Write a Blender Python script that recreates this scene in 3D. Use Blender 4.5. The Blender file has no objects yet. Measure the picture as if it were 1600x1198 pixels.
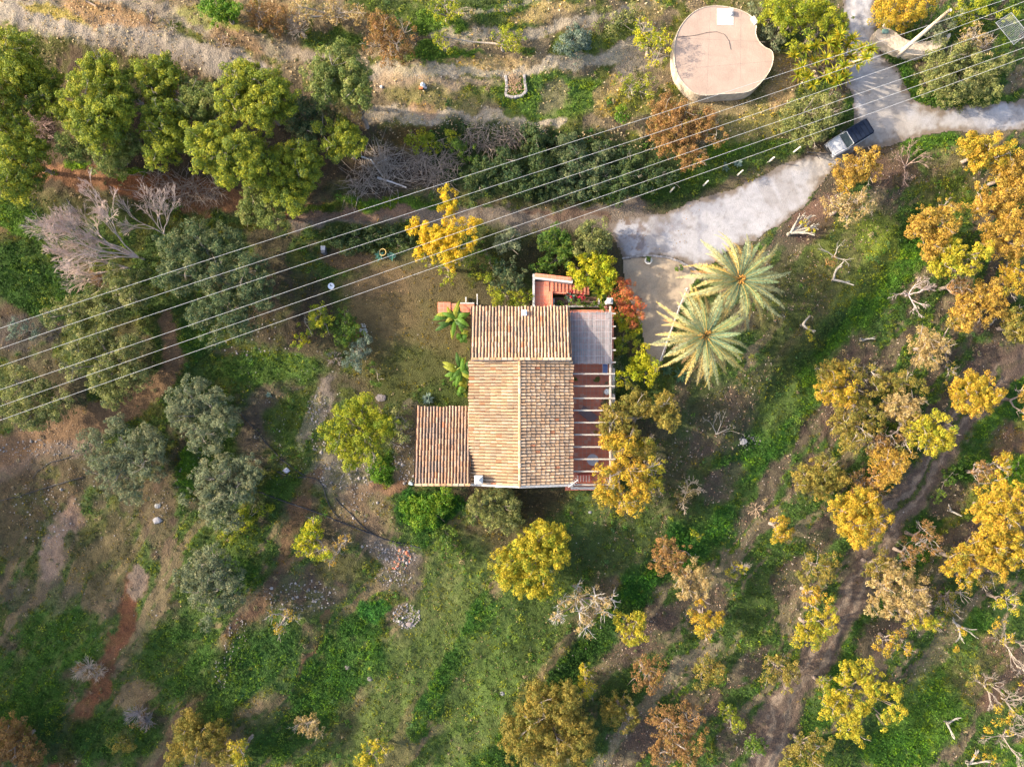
import bpy, math, random
import numpy as np
from mathutils import Vector, Matrix

R = math.radians
SC = bpy.context.scene
# ---------------------------------------------------------------- camera, sky, sun, exposure
H = 53.333
cam = bpy.data.objects.new('camera', bpy.data.cameras.new('camera'))
SC.collection.objects.link(cam)
cam.location = (0, 0, H); cam.rotation_euler = (0, 0, 0)
cam.data.lens = 24.0; cam.data.sensor_width = 36.0
cam.data.clip_start = 0.5; cam.data.clip_end = 1500
SC.camera = cam
SUN_EL, SUN_DIR = R(26), R(-7)          # elevation; direction the light travels in the ground plane (from +X)
w = bpy.data.worlds.new("World"); SC.world = w; w.use_nodes = True
nt = w.node_tree; nt.nodes.clear()
sky = nt.nodes.new('ShaderNodeTexSky'); sky.sky_type = 'NISHITA'; sky.sun_disc = False
sky.sun_elevation = SUN_EL; sky.air_density = 1.0; sky.dust_density = 4.0
# the sun stands at azimuth opposite to the light direction
sx, sy = -math.cos(SUN_DIR), -math.sin(SUN_DIR)
sky.sun_rotation = math.atan2(sx, sy)
bg = nt.nodes.new('ShaderNodeBackground'); bg.inputs[1].default_value = 0.15
wo = nt.nodes.new('ShaderNodeOutputWorld')
nt.links.new(sky.outputs[0], bg.inputs[0]); nt.links.new(bg.outputs[0], wo.inputs[0])
sl = bpy.data.lights.new('sun', 'SUN'); sl.energy = 2.9; sl.angle = R(0.9); sl.color = (1.0, 0.87, 0.68)
so = bpy.data.objects.new('sun', sl); SC.collection.objects.link(so)
sd = Vector((math.cos(SUN_EL)*math.cos(SUN_DIR), math.cos(SUN_EL)*math.sin(SUN_DIR), -math.sin(SUN_EL)))
so.rotation_euler = sd.to_track_quat('-Z', 'Y').to_euler(); so.location = (-40, 5, 60)
vs = SC.view_settings; vs.view_transform = 'Standard'; vs.look = 'None'; vs.gamma = 1; vs.use_curve_mapping = False
vs.exposure = 1.84
SC.cycles.max_bounces = 6; SC.cycles.diffuse_bounces = 3; SC.cycles.transmission_bounces = 4

# ---------------------------------------------------------------- numpy helpers
_tabs = {}
def vnoise(x, y, seed):
    if seed not in _tabs: _tabs[seed] = np.random.RandomState(seed).rand(256, 256)
    t = _tabs[seed]
    xi = np.floor(x).astype(np.int64); yi = np.floor(y).astype(np.int64)
    fx = x-xi; fy = y-yi; fx = fx*fx*(3-2*fx); fy = fy*fy*(3-2*fy)
    a = t[xi & 255, yi & 255]; b = t[(xi+1) & 255, yi & 255]
    c = t[xi & 255, (yi+1) & 255]; d = t[(xi+1) & 255, (yi+1) & 255]
    return (a*(1-fx)+b*fx)*(1-fy)+(c*(1-fx)+d*fx)*fy
def fbm(x, y, scale, seed, octv=4, gain=.55):
    s = 0; a = 1; n = 0; f = 1/scale
    for k in range(octv):
        s = s+a*vnoise(x*f+17.3*k, y*f+9.1*k, seed+k); n += a; a *= gain; f *= 2.03
    return s/n
def sstep(a, b, x):
    t = np.clip((x-a)/(b-a), 0, 1); return t*t*(3-2*t)
S = 0.05
def lx(px): return (px-800)*S
def ly(py): return (599-py)*S

# terrace banks: (y pixels, x pixels, drop, half width in m)
BANKS_V = [
 ([230,330,420,500,600,720,850,960,1040,1198],[1545,1440,1372,1312,1210,1138,1052,960,890,800],.55,1.2),
 ([230,480,580,680,750,850,930,1040,1110,1198],[1800,1680,1640,1560,1490,1425,1385,1310,1260,1235],.45,1.1),
 ([500,700,900,1000,1060,1198],[1850,1700,1580,1500,1450,1345],.35,.9),
 ([820,900,960,1080,1198],[880,835,795,705,630],.35,1.2),
 ([850,940,980,1080,1198],[590,535,510,462,395],.45,1.0),
 ([850,900,990,1080,1198],[430,410,372,330,260],.3,.9),
]
BANKS_H = [  # x pixels, y pixels, rise going up the picture
 ([0,200,400,500,590,700,860,1000],[330,330,300,250,212,215,222,215],.55,.8),
 ([-200,0,200,400,590,700,900,1000,1200],[40,60,105,140,135,132,125,90,20],.55,.8),
 ([-200,300,550,620,800,900,1000,1100],[-80,-30,60,66,66,50,20,-40],.45,.8),
]
def height(x, y):
    x = np.asarray(x, float); y = np.asarray(y, float)
    px = x/S+800; py = 599-y/S
    z = np.zeros_like(x)
    for ys, xs, dr, hw in BANKS_V:
        xl = np.interp(py, ys, xs)+(fbm(x, y, 4, 50, 3)-.5)*26
        d = (px-xl)*S*.78
        fade = sstep(ys[0]-40, ys[0]+110, py)
        z = z-dr*sstep(-hw, hw, d)*fade
    fr = sstep(1090, 880, px)
    for xs, ys, dr, hw in BANKS_H:
        yl = np.interp(px, xs, ys)+(fbm(x, y, 4, 57, 3)-.5)*22
        d = (yl-py)*S
        z = z+dr*sstep(-hw, hw, d)*fr
    rough = np.ones_like(x)
    def calm(cx, cy, rx, ry):
        nonlocal rough
        d = np.hypot((px-cx)/rx, (py-cy)/ry); rough = rough*(0.06+.94*sstep(.75, 1.15, d))
    calm(830, 620, 250, 190); calm(1120, 330, 230, 90); calm(1380, 170, 120, 110); calm(1120, 85, 110, 100)
    calm(1540, 185, 150, 50); calm(640, 500, 150, 150)
    z = z+((fbm(x, y, 5, 3, 4)-.5)*.9+(fbm(x, y, .9, 9, 3)-.5)*.28)*rough
    # a hillside rises beyond the left edge of the picture; the low sun stands behind it
    crest = np.interp(py, [-400, 200, 380, 480, 560, 640, 720, 800, 900, 1000, 1100, 1198, 1600], [5, 6, 14, 19, 21.5, 23.5, 25.5, 28, 31, 33, 34.5, 36, 38])  # unseen crest, its heights set so the shadow covers the lower left
    z = z+.86*crest*np.clip((-46-x)/34, 0, 1)**.9*(1+.16*(fbm(x, y, 6, 77, 4)-.5)*np.clip((-50-x)/20, 0, 1))
    return z
def P(px, py, up=0.0):
    """point of the terrain (plus up) seen at photograph pixel px,py"""
    z = 0.0
    for _ in range(6):
        k = S*(H-z)/H; x = (px-800)*k; y = (599-py)*k
        z = float(height(x, y))+up
    return Vector((x, y, z))
def W(px, py, z):
    k = S*(H-z)/H; return Vector(((px-800)*k, (599-py)*k, z))

# ---------------------------------------------------------------- mesh builder
class MB:
    def __init__(s): s.v = []; s.f = []; s.c = []; s.n = 0
    def add(s, v, f, col=(1, 1, 1)):
        v = np.asarray(v, float).reshape(-1, 3)
        if isinstance(f, np.ndarray): s.f.append(('a', f+s.n))
        else: s.f.append(('l', [[i+s.n for i in q] for q in f]))
        c = np.asarray(col, float)
        if c.ndim == 1: c = np.tile(c, (len(v), 1))
        s.v.append(v); s.c.append(c); s.n += len(v); return s
    def box(s, x0, x1, y0, y1, z0, z1, col=(1, 1, 1), M=None):
        v = np.array([[x, y, z] for z in (z0, z1) for y in (y0, y1) for x in (x0, x1)])
        if M is not None: v = np.array([list(M @ Vector(p)) for p in v])
        return s.add(v, [(0, 2, 3, 1), (4, 5, 7, 6), (0, 1, 5, 4), (2, 6, 7, 3), (0, 4, 6, 2), (1, 3, 7, 5)], col)
    def beam(s, a, b, wd, ht, col=(1, 1, 1)):
        a = Vector(a); b = Vector(b); d = b-a; L = d.length; q = d.to_track_quat('X', 'Z')
        M = Matrix.Translation(a) @ q.to_matrix().to_4x4()
        return s.box(0, L, -wd/2, wd/2, -ht/2, ht/2, col, M)
    def tube(s, pts, rad, n=6, col=(1, 1, 1), cap=True):
        pts = np.asarray([list(p) for p in pts], float); m = len(pts)
        rad = np.broadcast_to(np.asarray(rad, float), (m,))
        t = np.gradient(pts, axis=0); t /= np.linalg.norm(t, axis=1)[:, None]+1e-9
        up = np.where(np.abs(t[:, 2:3]) > .9, np.array([[1., 0, 0]]), np.array([[0, 0, 1.]]))
        a = np.cross(t, up); a /= np.linalg.norm(a, axis=1)[:, None]+1e-9
        b = np.cross(t, a)
        th = np.arange(n)*2*math.pi/n
        v = pts[:, None]+rad[:, None, None]*(a[:, None]*np.cos(th)[None, :, None]+b[:, None]*np.sin(th)[None, :, None])
        i = np.arange(m-1)[:, None]*n; j = np.arange(n)[None]; k = (j+1) % n
        q = np.stack([i+j, i+k, i+n+k, i+n+j], -1).reshape(-1, 4)
        s.add(v.reshape(-1, 3), q, col)
        if cap and n >= 3:
            s.f.append(('l', [[s.n-m*n+x for x in range(n)], [s.n-1-x for x in range(n)]]))
        return s
    def lathe(s, c, prof, n=20, col=(1, 1, 1)):
        c = np.array(list(c)); th = np.arange(n)*2*math.pi/n
        v = np.array([[r*math.cos(t), r*math.sin(t), z] for r, z in prof for t in th])+c
        m = len(prof); i = np.arange(m-1)[:, None]*n; j = np.arange(n)[None]; k = (j+1) % n
        q = np.stack([i+j, i+k, i+n+k, i+n+j], -1).reshape(-1, 4)
        s.add(v, q, col); b = s.n-m*n
        s.f.append(('l', [[b+x for x in range(n)][::-1], [s.n-n+x for x in range(n)]])); return s
    def prism(s, poly, z0, z1, col=(1, 1, 1)):
        n = len(poly); v = [(p[0], p[1], z0) for p in poly]+[(p[0], p[1], z1) for p in poly]
        return s.add(v, [list(range(n))[::-1], list(range(n, 2*n))]+[(i, (i+1) % n, n+(i+1) % n, n+i) for i in range(n)], col)
    def build(s, name, mat, parent=None, smooth=False, origin=None, bevel=0):
        v = np.concatenate(s.v); c = np.concatenate(s.c)
        lp = []; ls = []
        for k, f in s.f:
            if k == 'a': lp.append(f.reshape(-1)); ls.append(np.full(len(f), f.shape[1]))
            else:
                for q in f: lp.append(np.array(q)); ls.append(np.array([len(q)]))
        lp = np.concatenate(lp); ls = np.concatenate(ls)
        if parent is not None: v = v-np.array(list(parent.location))
        elif origin is not None: v = v-np.array(list(origin))
        me = bpy.data.meshes.new(name)
        me.vertices.add(len(v)); me.vertices.foreach_set('co', v.astype(np.float32).ravel())
        me.loops.add(len(lp)); me.loops.foreach_set('vertex_index', lp.astype(np.int32))
        me.polygons.add(len(ls)); st = np.concatenate([[0], np.cumsum(ls)[:-1]])
        me.polygons.foreach_set('loop_start', st.astype(np.int32))
        try: me.polygons.foreach_set('loop_total', ls.astype(np.int32))
        except Exception: pass
        me.update(calc_edges=True)
        me.polygons.foreach_set('use_smooth', np.full(len(ls), bool(smooth)))
        at = me.color_attributes.new('Col', 'FLOAT_COLOR', 'POINT')
        at.data.foreach_set('color', np.concatenate([c, np.ones((len(c), 1))], 1).astype(np.float32).ravel())
        me.materials.append(mat)
        o = bpy.data.objects.new(name, me); SC.collection.objects.link(o)
        if parent is not None: o.parent = parent
        elif origin is not None: o.location = origin
        if bevel:
            b = o.modifiers.new('b', 'BEVEL'); b.width = bevel; b.segments = 2; b.limit_method = 'ANGLE'
        return o
def tag(o, label=None, cat=None, group=None, kind=None):
    if label: o['label'] = label
    if cat: o['category'] = cat
    if group: o['group'] = group
    if kind: o['kind'] = kind
    return o
def thing(name, label, cat, loc, group=None):
    o = bpy.data.objects.new(name, None); SC.collection.objects.link(o); o.location = loc
    o.empty_display_size = .3
    return tag(o, label, cat, group)

# ---------------------------------------------------------------- materials
MATS = {}
def mat(name, col=None, rough=.85, spec=.3, noise=None, bump=None, metal=0, trans=0, vcol=False, var=.25, emis=None):
    """col: base colour (or vertex colour); noise=(scale, amount); bump=(scale, strength)"""
    m = bpy.data.materials.new(name); m.use_nodes = True; t = m.node_tree; N = t.nodes; Lk = t.links
    b = N['Principled BSDF']; b.inputs['Roughness'].default_value = rough
    b.inputs['Specular IOR Level'].default_value = spec; b.inputs['Metallic'].default_value = metal
    if vcol:
        a = N.new('ShaderNodeAttribute'); a.attribute_name = 'Col'; src = a.outputs['Color']
    else:
        a = N.new('ShaderNodeRGB'); a.outputs[0].default_value = (*col, 1); src = a.outputs[0]
    tc = N.new('ShaderNodeTexCoord')
    if noise:
        n = N.new('ShaderNodeTexNoise'); n.inputs['Scale'].default_value = noise[0]; n.inputs['Detail'].default_value = 6
        n.inputs['Roughness'].default_value = .7
        Lk.new(tc.outputs['Object'], n.inputs['Vector'])
        mr = N.new('ShaderNodeMapRange'); mr.inputs[1].default_value = .25; mr.inputs[2].default_value = .75
        mr.inputs[3].default_value = 1-noise[1]; mr.inputs[4].default_value = 1+noise[1]
        Lk.new(n.outputs['Fac'], mr.inputs[0])
        mx = N.new('ShaderNodeVectorMath'); mx.operation = 'SCALE'
        Lk.new(src, mx.inputs[0]); Lk.new(mr.outputs[0], mx.inputs['Scale']); src = mx.outputs[0]
    Lk.new(src, b.inputs['Base Color'])
    if bump:
        n2 = N.new('ShaderNodeTexNoise'); n2.inputs['Scale'].default_value = bump[0]; n2.inputs['Detail'].default_value = 5
        Lk.new(tc.outputs['Object'], n2.inputs['Vector'])
        bp = N.new('ShaderNodeBump'); bp.inputs['Strength'].default_value = bump[1]; bp.inputs['Distance'].default_value = .1
        Lk.new(n2.outputs['Fac'], bp.inputs['Height']); Lk.new(bp.outputs[0], b.inputs['Normal'])
    if trans:
        tr = N.new('ShaderNodeBsdfTranslucent'); ms = N.new('ShaderNodeMixShader'); ms.inputs[0].default_value = trans
        Lk.new(src, tr.inputs[0]); Lk.new(b.outputs[0], ms.inputs[1]); Lk.new(tr.outputs[0], ms.inputs[2])
        Lk.new(ms.outputs[0], N['Material Output'].inputs[0])
    MATS[name] = m; return m
M_cloth = mat('canvas', vcol=True, rough=.95, spec=.05, noise=(3, .12))
M_leaf = mat('leaf', vcol=True, rough=.6, spec=.25, trans=.42)
M_grass = mat('herbs', vcol=True, rough=.8, spec=.15, trans=.3)
M_bark = mat('bark', vcol=True, rough=.9, spec=.1, noise=(6, .3), bump=(9, .6))
M_tile = mat('roof_tiles', vcol=True, rough=.9, spec=.15, noise=(7, .22), bump=(25, .25))
M_white = mat('whitewash', (.44, .42, .39), rough=.8, noise=(2.5, .18), bump=(12, .15))
M_wood = mat('painted_wood', (.33, .295, .25), rough=.8, noise=(5, .2))
M_reed = mat('reed', vcol=True, rough=.9, noise=(3, .25))
M_stone = mat('stone', vcol=True, rough=.9, spec=.2, noise=(4, .3), bump=(8, .5))
M_metal = mat('grey_metal', (.35, .36, .37), rough=.45, metal=.6, noise=(4, .15))
M_iron = mat('dark_iron', (.05, .05, .055), rough=.6, metal=.5, noise=(8, .2))
M_wire = mat('aluminium_cable', (.46, .45, .44), rough=.5, spec=.5, noise=(3, .1))
M_plastic = mat('painted', vcol=True, rough=.5, spec=.4, noise=(3, .08))
M_hose = mat('black_hose', (.03, .03, .035), rough=.6, noise=(4, .3))
M_glass = mat('window_glass', (.05, .07, .08), rough=.08, spec=.8, noise=(1, .1))
# ---------------------------------------------------------------- ground paint
def lin(c):
    c = np.asarray(c, float)/255.0
    return np.where(c <= .04045, c/12.92, ((c+.055)/1.055)**2.4)
ax = np.concatenate([-np.geomspace(150, 44.6, 80), np.arange(-44.5, 44.5, .1), np.geomspace(44.6, 150, 34)])
ay = np.concatenate([-np.geomspace(120, 34.6, 30), np.arange(-34.5, 34.5, .1), np.geomspace(34.6, 120, 30)])
GX, GY = np.meshgrid(ax, ay)
GZ = height(GX, GY)
kk = S*(H-np.minimum(GZ, 20))/H
PX = 800+GX/kk; PY = 599-GY/kk
# warped pixel coordinates give every painted edge a natural outline
WX = PX+(fbm(GX, GY, 1.6, 21, 4)-.5)*34+(fbm(GX, GY, .35, 25, 2)-.5)*9
WY = PY+(fbm(GX, GY, 1.6, 31, 4)-.5)*34+(fbm(GX, GY, .35, 35, 2)-.5)*9
n1 = fbm(GX, GY, 6, 41, 4); n2 = fbm(GX, GY, 1.2, 45, 4); n3 = fbm(GX, GY, .35, 48, 3)
def sel(n, a, b): return sstep(a, b, n)
# the base: right half green over purple brown mulch, left green over brown earth, top dry straw
mul = lin((104, 94, 78)); gr = lin((76, 100, 50)); gd = lin((52, 82, 42)); br = lin((98, 90, 68)); st = lin((165, 145, 108)); ol = lin((96, 100, 52))
COL = np.zeros(GX.shape+(3,)); GREEN = np.zeros(GX.shape)
def mixto(m, c, g=None):
    global COL, GREEN
    COL = COL*(1-m[..., None])+c*m[..., None] if np.ndim(c) == 1 else COL*(1-m[..., None])+c*m[..., None]
    if g is not None: GREEN = GREEN*(1-m)+g*m
mixto(np.ones_like(GX), br, .15)
mg = sel(n1*.55+n2*.45, .44, .56)
mg = sel(n1*.55+n2*.45, .41, .53)*.9; mixto(mg, gr, .85); mixto(sel(n2, .55, .65)*mg, ol, .5)
mr_ = sstep(1040, 1150, PX+.35*(PY-600))                    # the orchard floor
mixto(mr_, mul, .08)
PP = GX*.78-GY*.62+(n1-.5)*3; VV_ = GX*.62+GY*.78
ns = fbm(PP, VV_*.17, 1.5, 61, 4); ns2 = fbm(PP, VV_*.12, .8, 66, 3)
mixto(mr_*sel(ns*.72+n2*.28, .41, .49), lin((78, 104, 52)), .8); mixto(mr_*sel(ns2*.7+n3*.3, .56, .64)*.9, lin((142, 128, 100)), .1); mixto(mr_*sel(n3, .58, .68)*.4, br, None)
ml_ = sstep(760, 860, PY)*(1-mr_); mixto(ml_*sel(ns*.6+n2*.4, .5, .58)*.8, lin((92, 114, 58)), .7); mixto(ml_*sel(ns2*.7+n2*.3, .55, .62)*.85, lin((138, 118, 92)), .1)
mt = sstep(330, 240, PY)*sstep(1250, 1100, PX)
mixto(mt, lin((138, 122, 96)), .1); mixto(mt*sel(n2, .5, .6), lin((108, 112, 58)), .5); mixto(mt*sel(n3*.5+n1*.5, .52, .6)*.6, st, .1)

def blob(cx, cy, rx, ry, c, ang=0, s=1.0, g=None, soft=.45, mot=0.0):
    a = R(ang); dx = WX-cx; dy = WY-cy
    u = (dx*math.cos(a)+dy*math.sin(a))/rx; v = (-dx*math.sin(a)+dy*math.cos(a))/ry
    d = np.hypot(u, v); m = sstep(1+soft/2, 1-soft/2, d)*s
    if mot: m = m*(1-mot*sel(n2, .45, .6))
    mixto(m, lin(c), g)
def line(pts, wd, c, s=1.0, g=None, soft=.5, warp=True, mot=0.0, ret=False):
    X, Y = (WX, WY) if warp else (PX, PY)
    best = np.full(GX.shape, 1e9)
    pts = [tuple(p) for p in pts]
    for a, b in zip(pts[:-1], pts[1:]):
        wa = a[2] if len(a) > 2 else wd; wb = b[2] if len(b) > 2 else wd
        dx = b[0]-a[0]; dy = b[1]-a[1]; L = dx*dx+dy*dy
        t = np.clip(((X-a[0])*dx+(Y-a[1])*dy)/L, 0, 1)
        best = np.minimum(best, np.hypot(X-a[0]-t*dx, Y-a[1]-t*dy)/((wa+(wb-wa)*t)/2))
    m = sstep(1+soft/2, 1-soft/2, best)*s
    if mot: m = m*(1-mot*sel(n2, .45, .6))
    if ret: return m
    mixto(m, lin(c), g)
def inpoly(poly, X, Y):
    ins = np.zeros(X.shape, bool); n = len(poly)
    for i in range(n):
        x1, y1 = poly[i]; x2, y2 = poly[(i+1) % n]
        if y1 == y2: continue
        c = ((y1 > Y) != (y2 > Y)) & (X < (x2-x1)*(Y-y1)/(y2-y1)+x1); ins ^= c
    return ins

G1 = (76, 104, 44); G2 = (94, 126, 44); GD = (58, 86, 46); GY_ = (128, 138, 52); BR = (112, 88, 68); RD = (132, 92, 70); DK = (70, 58, 48)
STRAW = (188, 160, 112); GRAV = (158, 146, 134); PALE = (196, 180, 156); MUL = (104, 88, 78); LAWN = (112, 102, 68)
# --- top left terraces
line([(-60,-10,50),(100,36,56),(250,72,48),(400,112,40)], 50, (176, 162, 146), .97, .02, mot=.1)
line([(150,-10),(300,30),(450,80),(560,100)], 24, (170, 154, 134), .9, .02, mot=.15)
blob(90, 20, 60, 12, (176, 156, 60), 15, .8, .3); blob(170, 25, 70, 16, (178, 140, 98), 15, .8, .1); blob(370, 60, 40, 18, (150, 118, 84), 20, .7, .2)
blob(330, 25, 60, 14, (150, 150, 70), 10, .7, .3); blob(430, 30, 50, 16, (150, 116, 80), 10, .7, .2)
line([(560,0),(700,10),(900,-5)], 40, G1, .8, .9, mot=.3)
blob(680, 40, 45, 20, G2, 0, .9, .95); blob(790, 25, 60, 22, G1, -5, .9, .9, mot=.3); blob(700, 88, 70, 16, G2, 4, .95, 1); blob(520, 60, 55, 16, G1, 5, .8, .9)
line([(680,60),(760,56),(860,44),(960,20),(1050,-10)], 16, PALE, .8, .03)
line([(700,30),(800,8),(860,0)], 8, PALE, .5, .03)
line([(880,80),(930,60),(1000,30),(1040,0)], 30, (106, 128, 52), .8, .9, mot=.3)
line([(580,112,26),(700,114,18),(830,104,16),(940,90,20),(1010,60,40)], 20, PALE, .95, .03, mot=.2)
line([(590,132,26),(700,134,16),(780,128,12)], 20, (198, 172, 142), .7, .05)
blob(760, 97, 70, 9, STRAW, 0, .9, .3); blob(860, 15, 60, 12, STRAW, -12, .7, .2); blob(1010, 15, 30, 25, STRAW, 0, .7, .2)
blob(690, 155, 80, 20, (150, 142, 84), 3, .7, .4, mot=.4); blob(860, 148, 100, 36, (92, 128, 48), 0, .9, .9, mot=.25); blob(1000, 95, 40, 22, (190, 172, 148), -30, .8, .1)
blob(868, 150, 22, 26, (150, 128, 108), 10, .6, .1); blob(950, 145, 16, 40, STRAW, 20, .8, .2); blob(955, 168, 30, 14, (186, 160, 90), -20, .8, .3)
line([(585,180,26),(700,184,22),(800,192,18),(880,190,12)], 20, PALE, .95, .02, mot=.15)
blob(990, 160, 40, 28, (128, 134, 60), 0, .7, .6, mot=.3); blob(660, 172, 30, 10, (196, 150, 116), 0, .5, .05)
blob(690, 215, 100, 18, (116, 96, 60), 3, .9, .2); blob(700, 262, 90, 34, (98, 84, 72), 0, .9, .08); blob(600, 270, 70, 40, (92, 78, 68), 0, .9, .1)
line([(720,240),(900,260),(1060,270)], 110, (58, 76, 42), .95, .5, soft=.3)
line([(960,310),(1060,290),(1160,250),(1240,225)], 34, G1, .9, .9, mot=.2); blob(1130, 235, 50, 16, G2, -10, .9, .9)
blob(1180, 190, 60, 30, (150, 142, 84), -15, .8, .5, mot=.3); blob(1220, 130, 26, 40, (196, 164, 118), 15, .8, .2, mot=.2); blob(1120, 165, 60, 12, (186, 164, 118), 0, .6, .2)
# --- left woodland floor
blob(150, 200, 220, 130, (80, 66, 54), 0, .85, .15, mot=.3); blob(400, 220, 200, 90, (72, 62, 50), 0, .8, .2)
line([(60,268),(200,285),(300,310),(420,328),(520,330)], 34, (136, 98, 72), .95, .03)
blob(250, 290, 90, 16, (150, 100, 66), 4, .8, .02); blob(110, 270, 60, 12, (160, 118, 88), 3, .9, .02)
blob(115, 258, 24, 8, (110, 150, 30), 0, .9, 1); blob(210, 272, 24, 7, (100, 142, 30), 0, .9, 1); blob(400, 345, 26, 12, (120, 120, 40), 0, .7, .6)
blob(30, 350, 50, 30, G2, 30, .95, 1); blob(20, 320, 40, 14, G1, 0, .8, .9)
line([(0,372),(60,395),(130,425),(170,440)], 16, (122, 94, 70), .95, .03)
blob(60, 440, 100, 55, (58, 92, 34), 25, .95, .95, mot=.15); blob(20, 490, 30, 18, (100, 80, 66), 0, .7, .05); blob(40, 520, 60, 30, (96, 86, 80), 0, .8, .1)
# --- the track behind the garden
line([(985,345,60),(900,348,42),(800,342,38),(700,336,34),(620,338,26),(540,340,26),(470,345,28)], 36, (138, 124, 112), .95, .02)
line([(640,330),(560,336),(470,338),(380,330)], 22, (142, 108, 84), .6, .02)
line([(820,332),(900,334),(960,342)], 12, (108, 80, 64), .6, .02)
line([(440,330),(520,322),(620,316),(700,318)], 18, (80, 112, 36), .8, .8, mot=.3); blob(600, 318, 70, 7, G2, 0, .8, .9)
# --- garden lawn
blob(640, 500, 110, 120, LAWN, 0, .95, .25, soft=.35); blob(600, 470, 60, 60, (128, 108, 78), 0, .6, .15); blob(620, 440, 90, 22, (132, 110, 82), -8, .7, .12)
blob(650, 590, 70, 50, (84, 92, 50), 0, .85, .45, mot=.2); blob(540, 400, 40, 20, (112, 88, 72), 0, .8, .05); blob(690, 440, 50, 30, (110, 98, 70), 0, .7, .2)
blob(605, 372, 100, 24, (74, 86, 46), 0, .85, .6); blob(700, 620, 60, 24, (78, 92, 48), 0, .8, .5); blob(780, 400, 60, 50, (84, 88, 50), 0, .8, .5)
blob(880, 400, 70, 50, (70, 66, 46), 0, .9, .3)
# --- left middle
blob(450, 480, 70, 60, (82, 72, 60), 0, .8, .25, mot=.3); blob(420, 575, 90, 26, (78, 110, 44), 0, .85, .8, mot=.3)
line([(262,500,22),(270,545,30),(262,590,32),(200,640,40),(120,672,50),(30,700,60),(-60,720,80)], 40, (140, 112, 86), .97, .02)
line([(150,690),(60,720),(-40,750)], 26, (140, 122, 108), .7, .02, mot=.3)
blob(200, 560, 40, 60, (88, 78, 60), 0, .7, .2); blob(305, 530, 22, 30, (56, 92, 36), 0, .8, .9)
blob(60, 770, 70, 50, (106, 90, 68), -20, .8, .2, mot=.5); blob(20, 830, 50, 60, (104, 92, 68), 0, .7, .25, mot=.5)
blob(95, 850, 22, 66, (168, 142, 122), 18, .95, .02); blob(120, 800, 18, 22, (150, 122, 104), 0, .8, .02); blob(108, 840, 9, 18, (74, 96, 56), 0, .8, .8)
blob(160, 870, 60, 70, (98, 92, 62), 20, .7, .35, mot=.3); blob(250, 800, 30, 70, (112, 92, 78), 0, .7, .1); blob(290, 730, 14, 40, (88, 134, 32), 0, .9, 1)
blob(345, 700, 40, 40, (70, 100, 40), 0, .7, .7); blob(400, 660, 30, 60, (112, 98, 84), 20, .8, .08); blob(350, 900, 60, 30, (70, 104, 38), 0, .8, .8)
blob(460, 660, 50, 40, (86, 110, 46), 0, .8, .7, mot=.4); blob(495, 640, 14, 60, (148, 134, 122), 25, .8, .03, mot=.4); blob(640, 640, 12, 10, (120, 110, 100), 0, .5, .1)
blob(540, 740, 60, 40, (142, 128, 112), 10, .85, .04, mot=.35); blob(635, 700, 24, 60, (126, 110, 88), 10, .9, .1); blob(610, 760, 36, 14, (142, 108, 84), 0, .9, .05)
line([(490,740),(470,800),(440,870),(400,950),(370,1000)], 22, (122, 94, 72), .75, .08, mot=.2)
blob(560, 800, 50, 40, (134, 112, 90), -20, .8, .15, mot=.3); blob(440, 760, 36, 22, (74, 104, 40), 0, .8, .8); blob(595, 732, 20, 20, (64, 108, 26), 0, 1, 1)
blob(670, 795, 52, 30, (52, 104, 38), -8, 1, 1, soft=.2); blob(690, 845, 50, 24, (56, 98, 38), 20, .9, 1, mot=.2); blob(610, 860, 46, 20, (136, 122, 110), 20, .8, .1, mot=.3)
blob(620, 905, 36, 24, (126, 112, 100), 0, .7, .1, mot=.4); blob(480, 920, 70, 40, (104, 88, 78), 10, .8, .15, mot=.3); blob(540, 890, 50, 24, (94, 96, 58), 0, .7, .5)
blob(760, 850, 60, 40, (96, 82, 62), 0, .8, .2); blob(740, 770, 20, 30, (86, 70, 58), 0, .8, .1)
# --- bottom left
line([(216,895,30),(200,960,30),(180,1010,32),(150,1080,36),(120,1130,30),(95,1198,26)], 30, (128, 84, 62), .9, .04, mot=.2)
line([(218,890),(210,925)], 26, (150, 134, 118), .8, .02)
line([(395,955),(360,1000),(345,1050),(300,1090),(265,1150),(250,1198)], 22, (118, 92, 74), .85, .08, mot=.3)
blob(100, 990, 60, 50, (66, 110, 34), 0, .8, .95, mot=.2); blob(40, 1080, 60, 60, (64, 104, 34), 0, .85, .95, mot=.2); blob(90, 1150, 60, 40, GD, 0, .7, .9)
blob(280, 1030, 70, 60, (62, 100, 38), 0, .85, .95, mot=.2); blob(180, 1150, 70, 40, (58, 96, 36), 0, .8, .9, mot=.2); blob(60, 930, 60, 30, (100, 92, 76), 0, .7, .3, mot=.3)
blob(370, 1060, 36, 90, (60, 98, 42), 25, .95, 1, soft=.6, mot=.3); blob(430, 1030, 40, 60, (60, 100, 44), 20, .85, .9, mot=.2)
line([(512,960),(500,1000),(470,1050),(462,1075)], 9, (124, 96, 72), .95, .02, soft=.4)
blob(555, 1020, 62, 56, (64, 108, 42), 35, 1, 1, soft=.6, mot=.35); blob(500, 1090, 50, 50, (52, 100, 34), 20, .9, .95, mot=.1); blob(585, 955, 18, 16, (50, 118, 44), 0, .9, 1)
blob(440, 1150, 60, 40, (60, 98, 36), 0, .8, .9, mot=.2); blob(560, 1130, 50, 40, (88, 88, 58), 0, .8, .4, mot=.3)
line([(720,880),(690,960),(650,1050),(600,1140),(570,1198)], 100, (100, 116, 62), .9, .5, soft=.5, mot=.1)
line([(740,1000),(700,1060),(650,1120),(610,1198)], 40, (126, 116, 80), .75, .2)
line([(760,940),(720,1020),(690,1070),(650,1140)], 34, (52, 104, 34), .9, 1, mot=.25)
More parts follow.
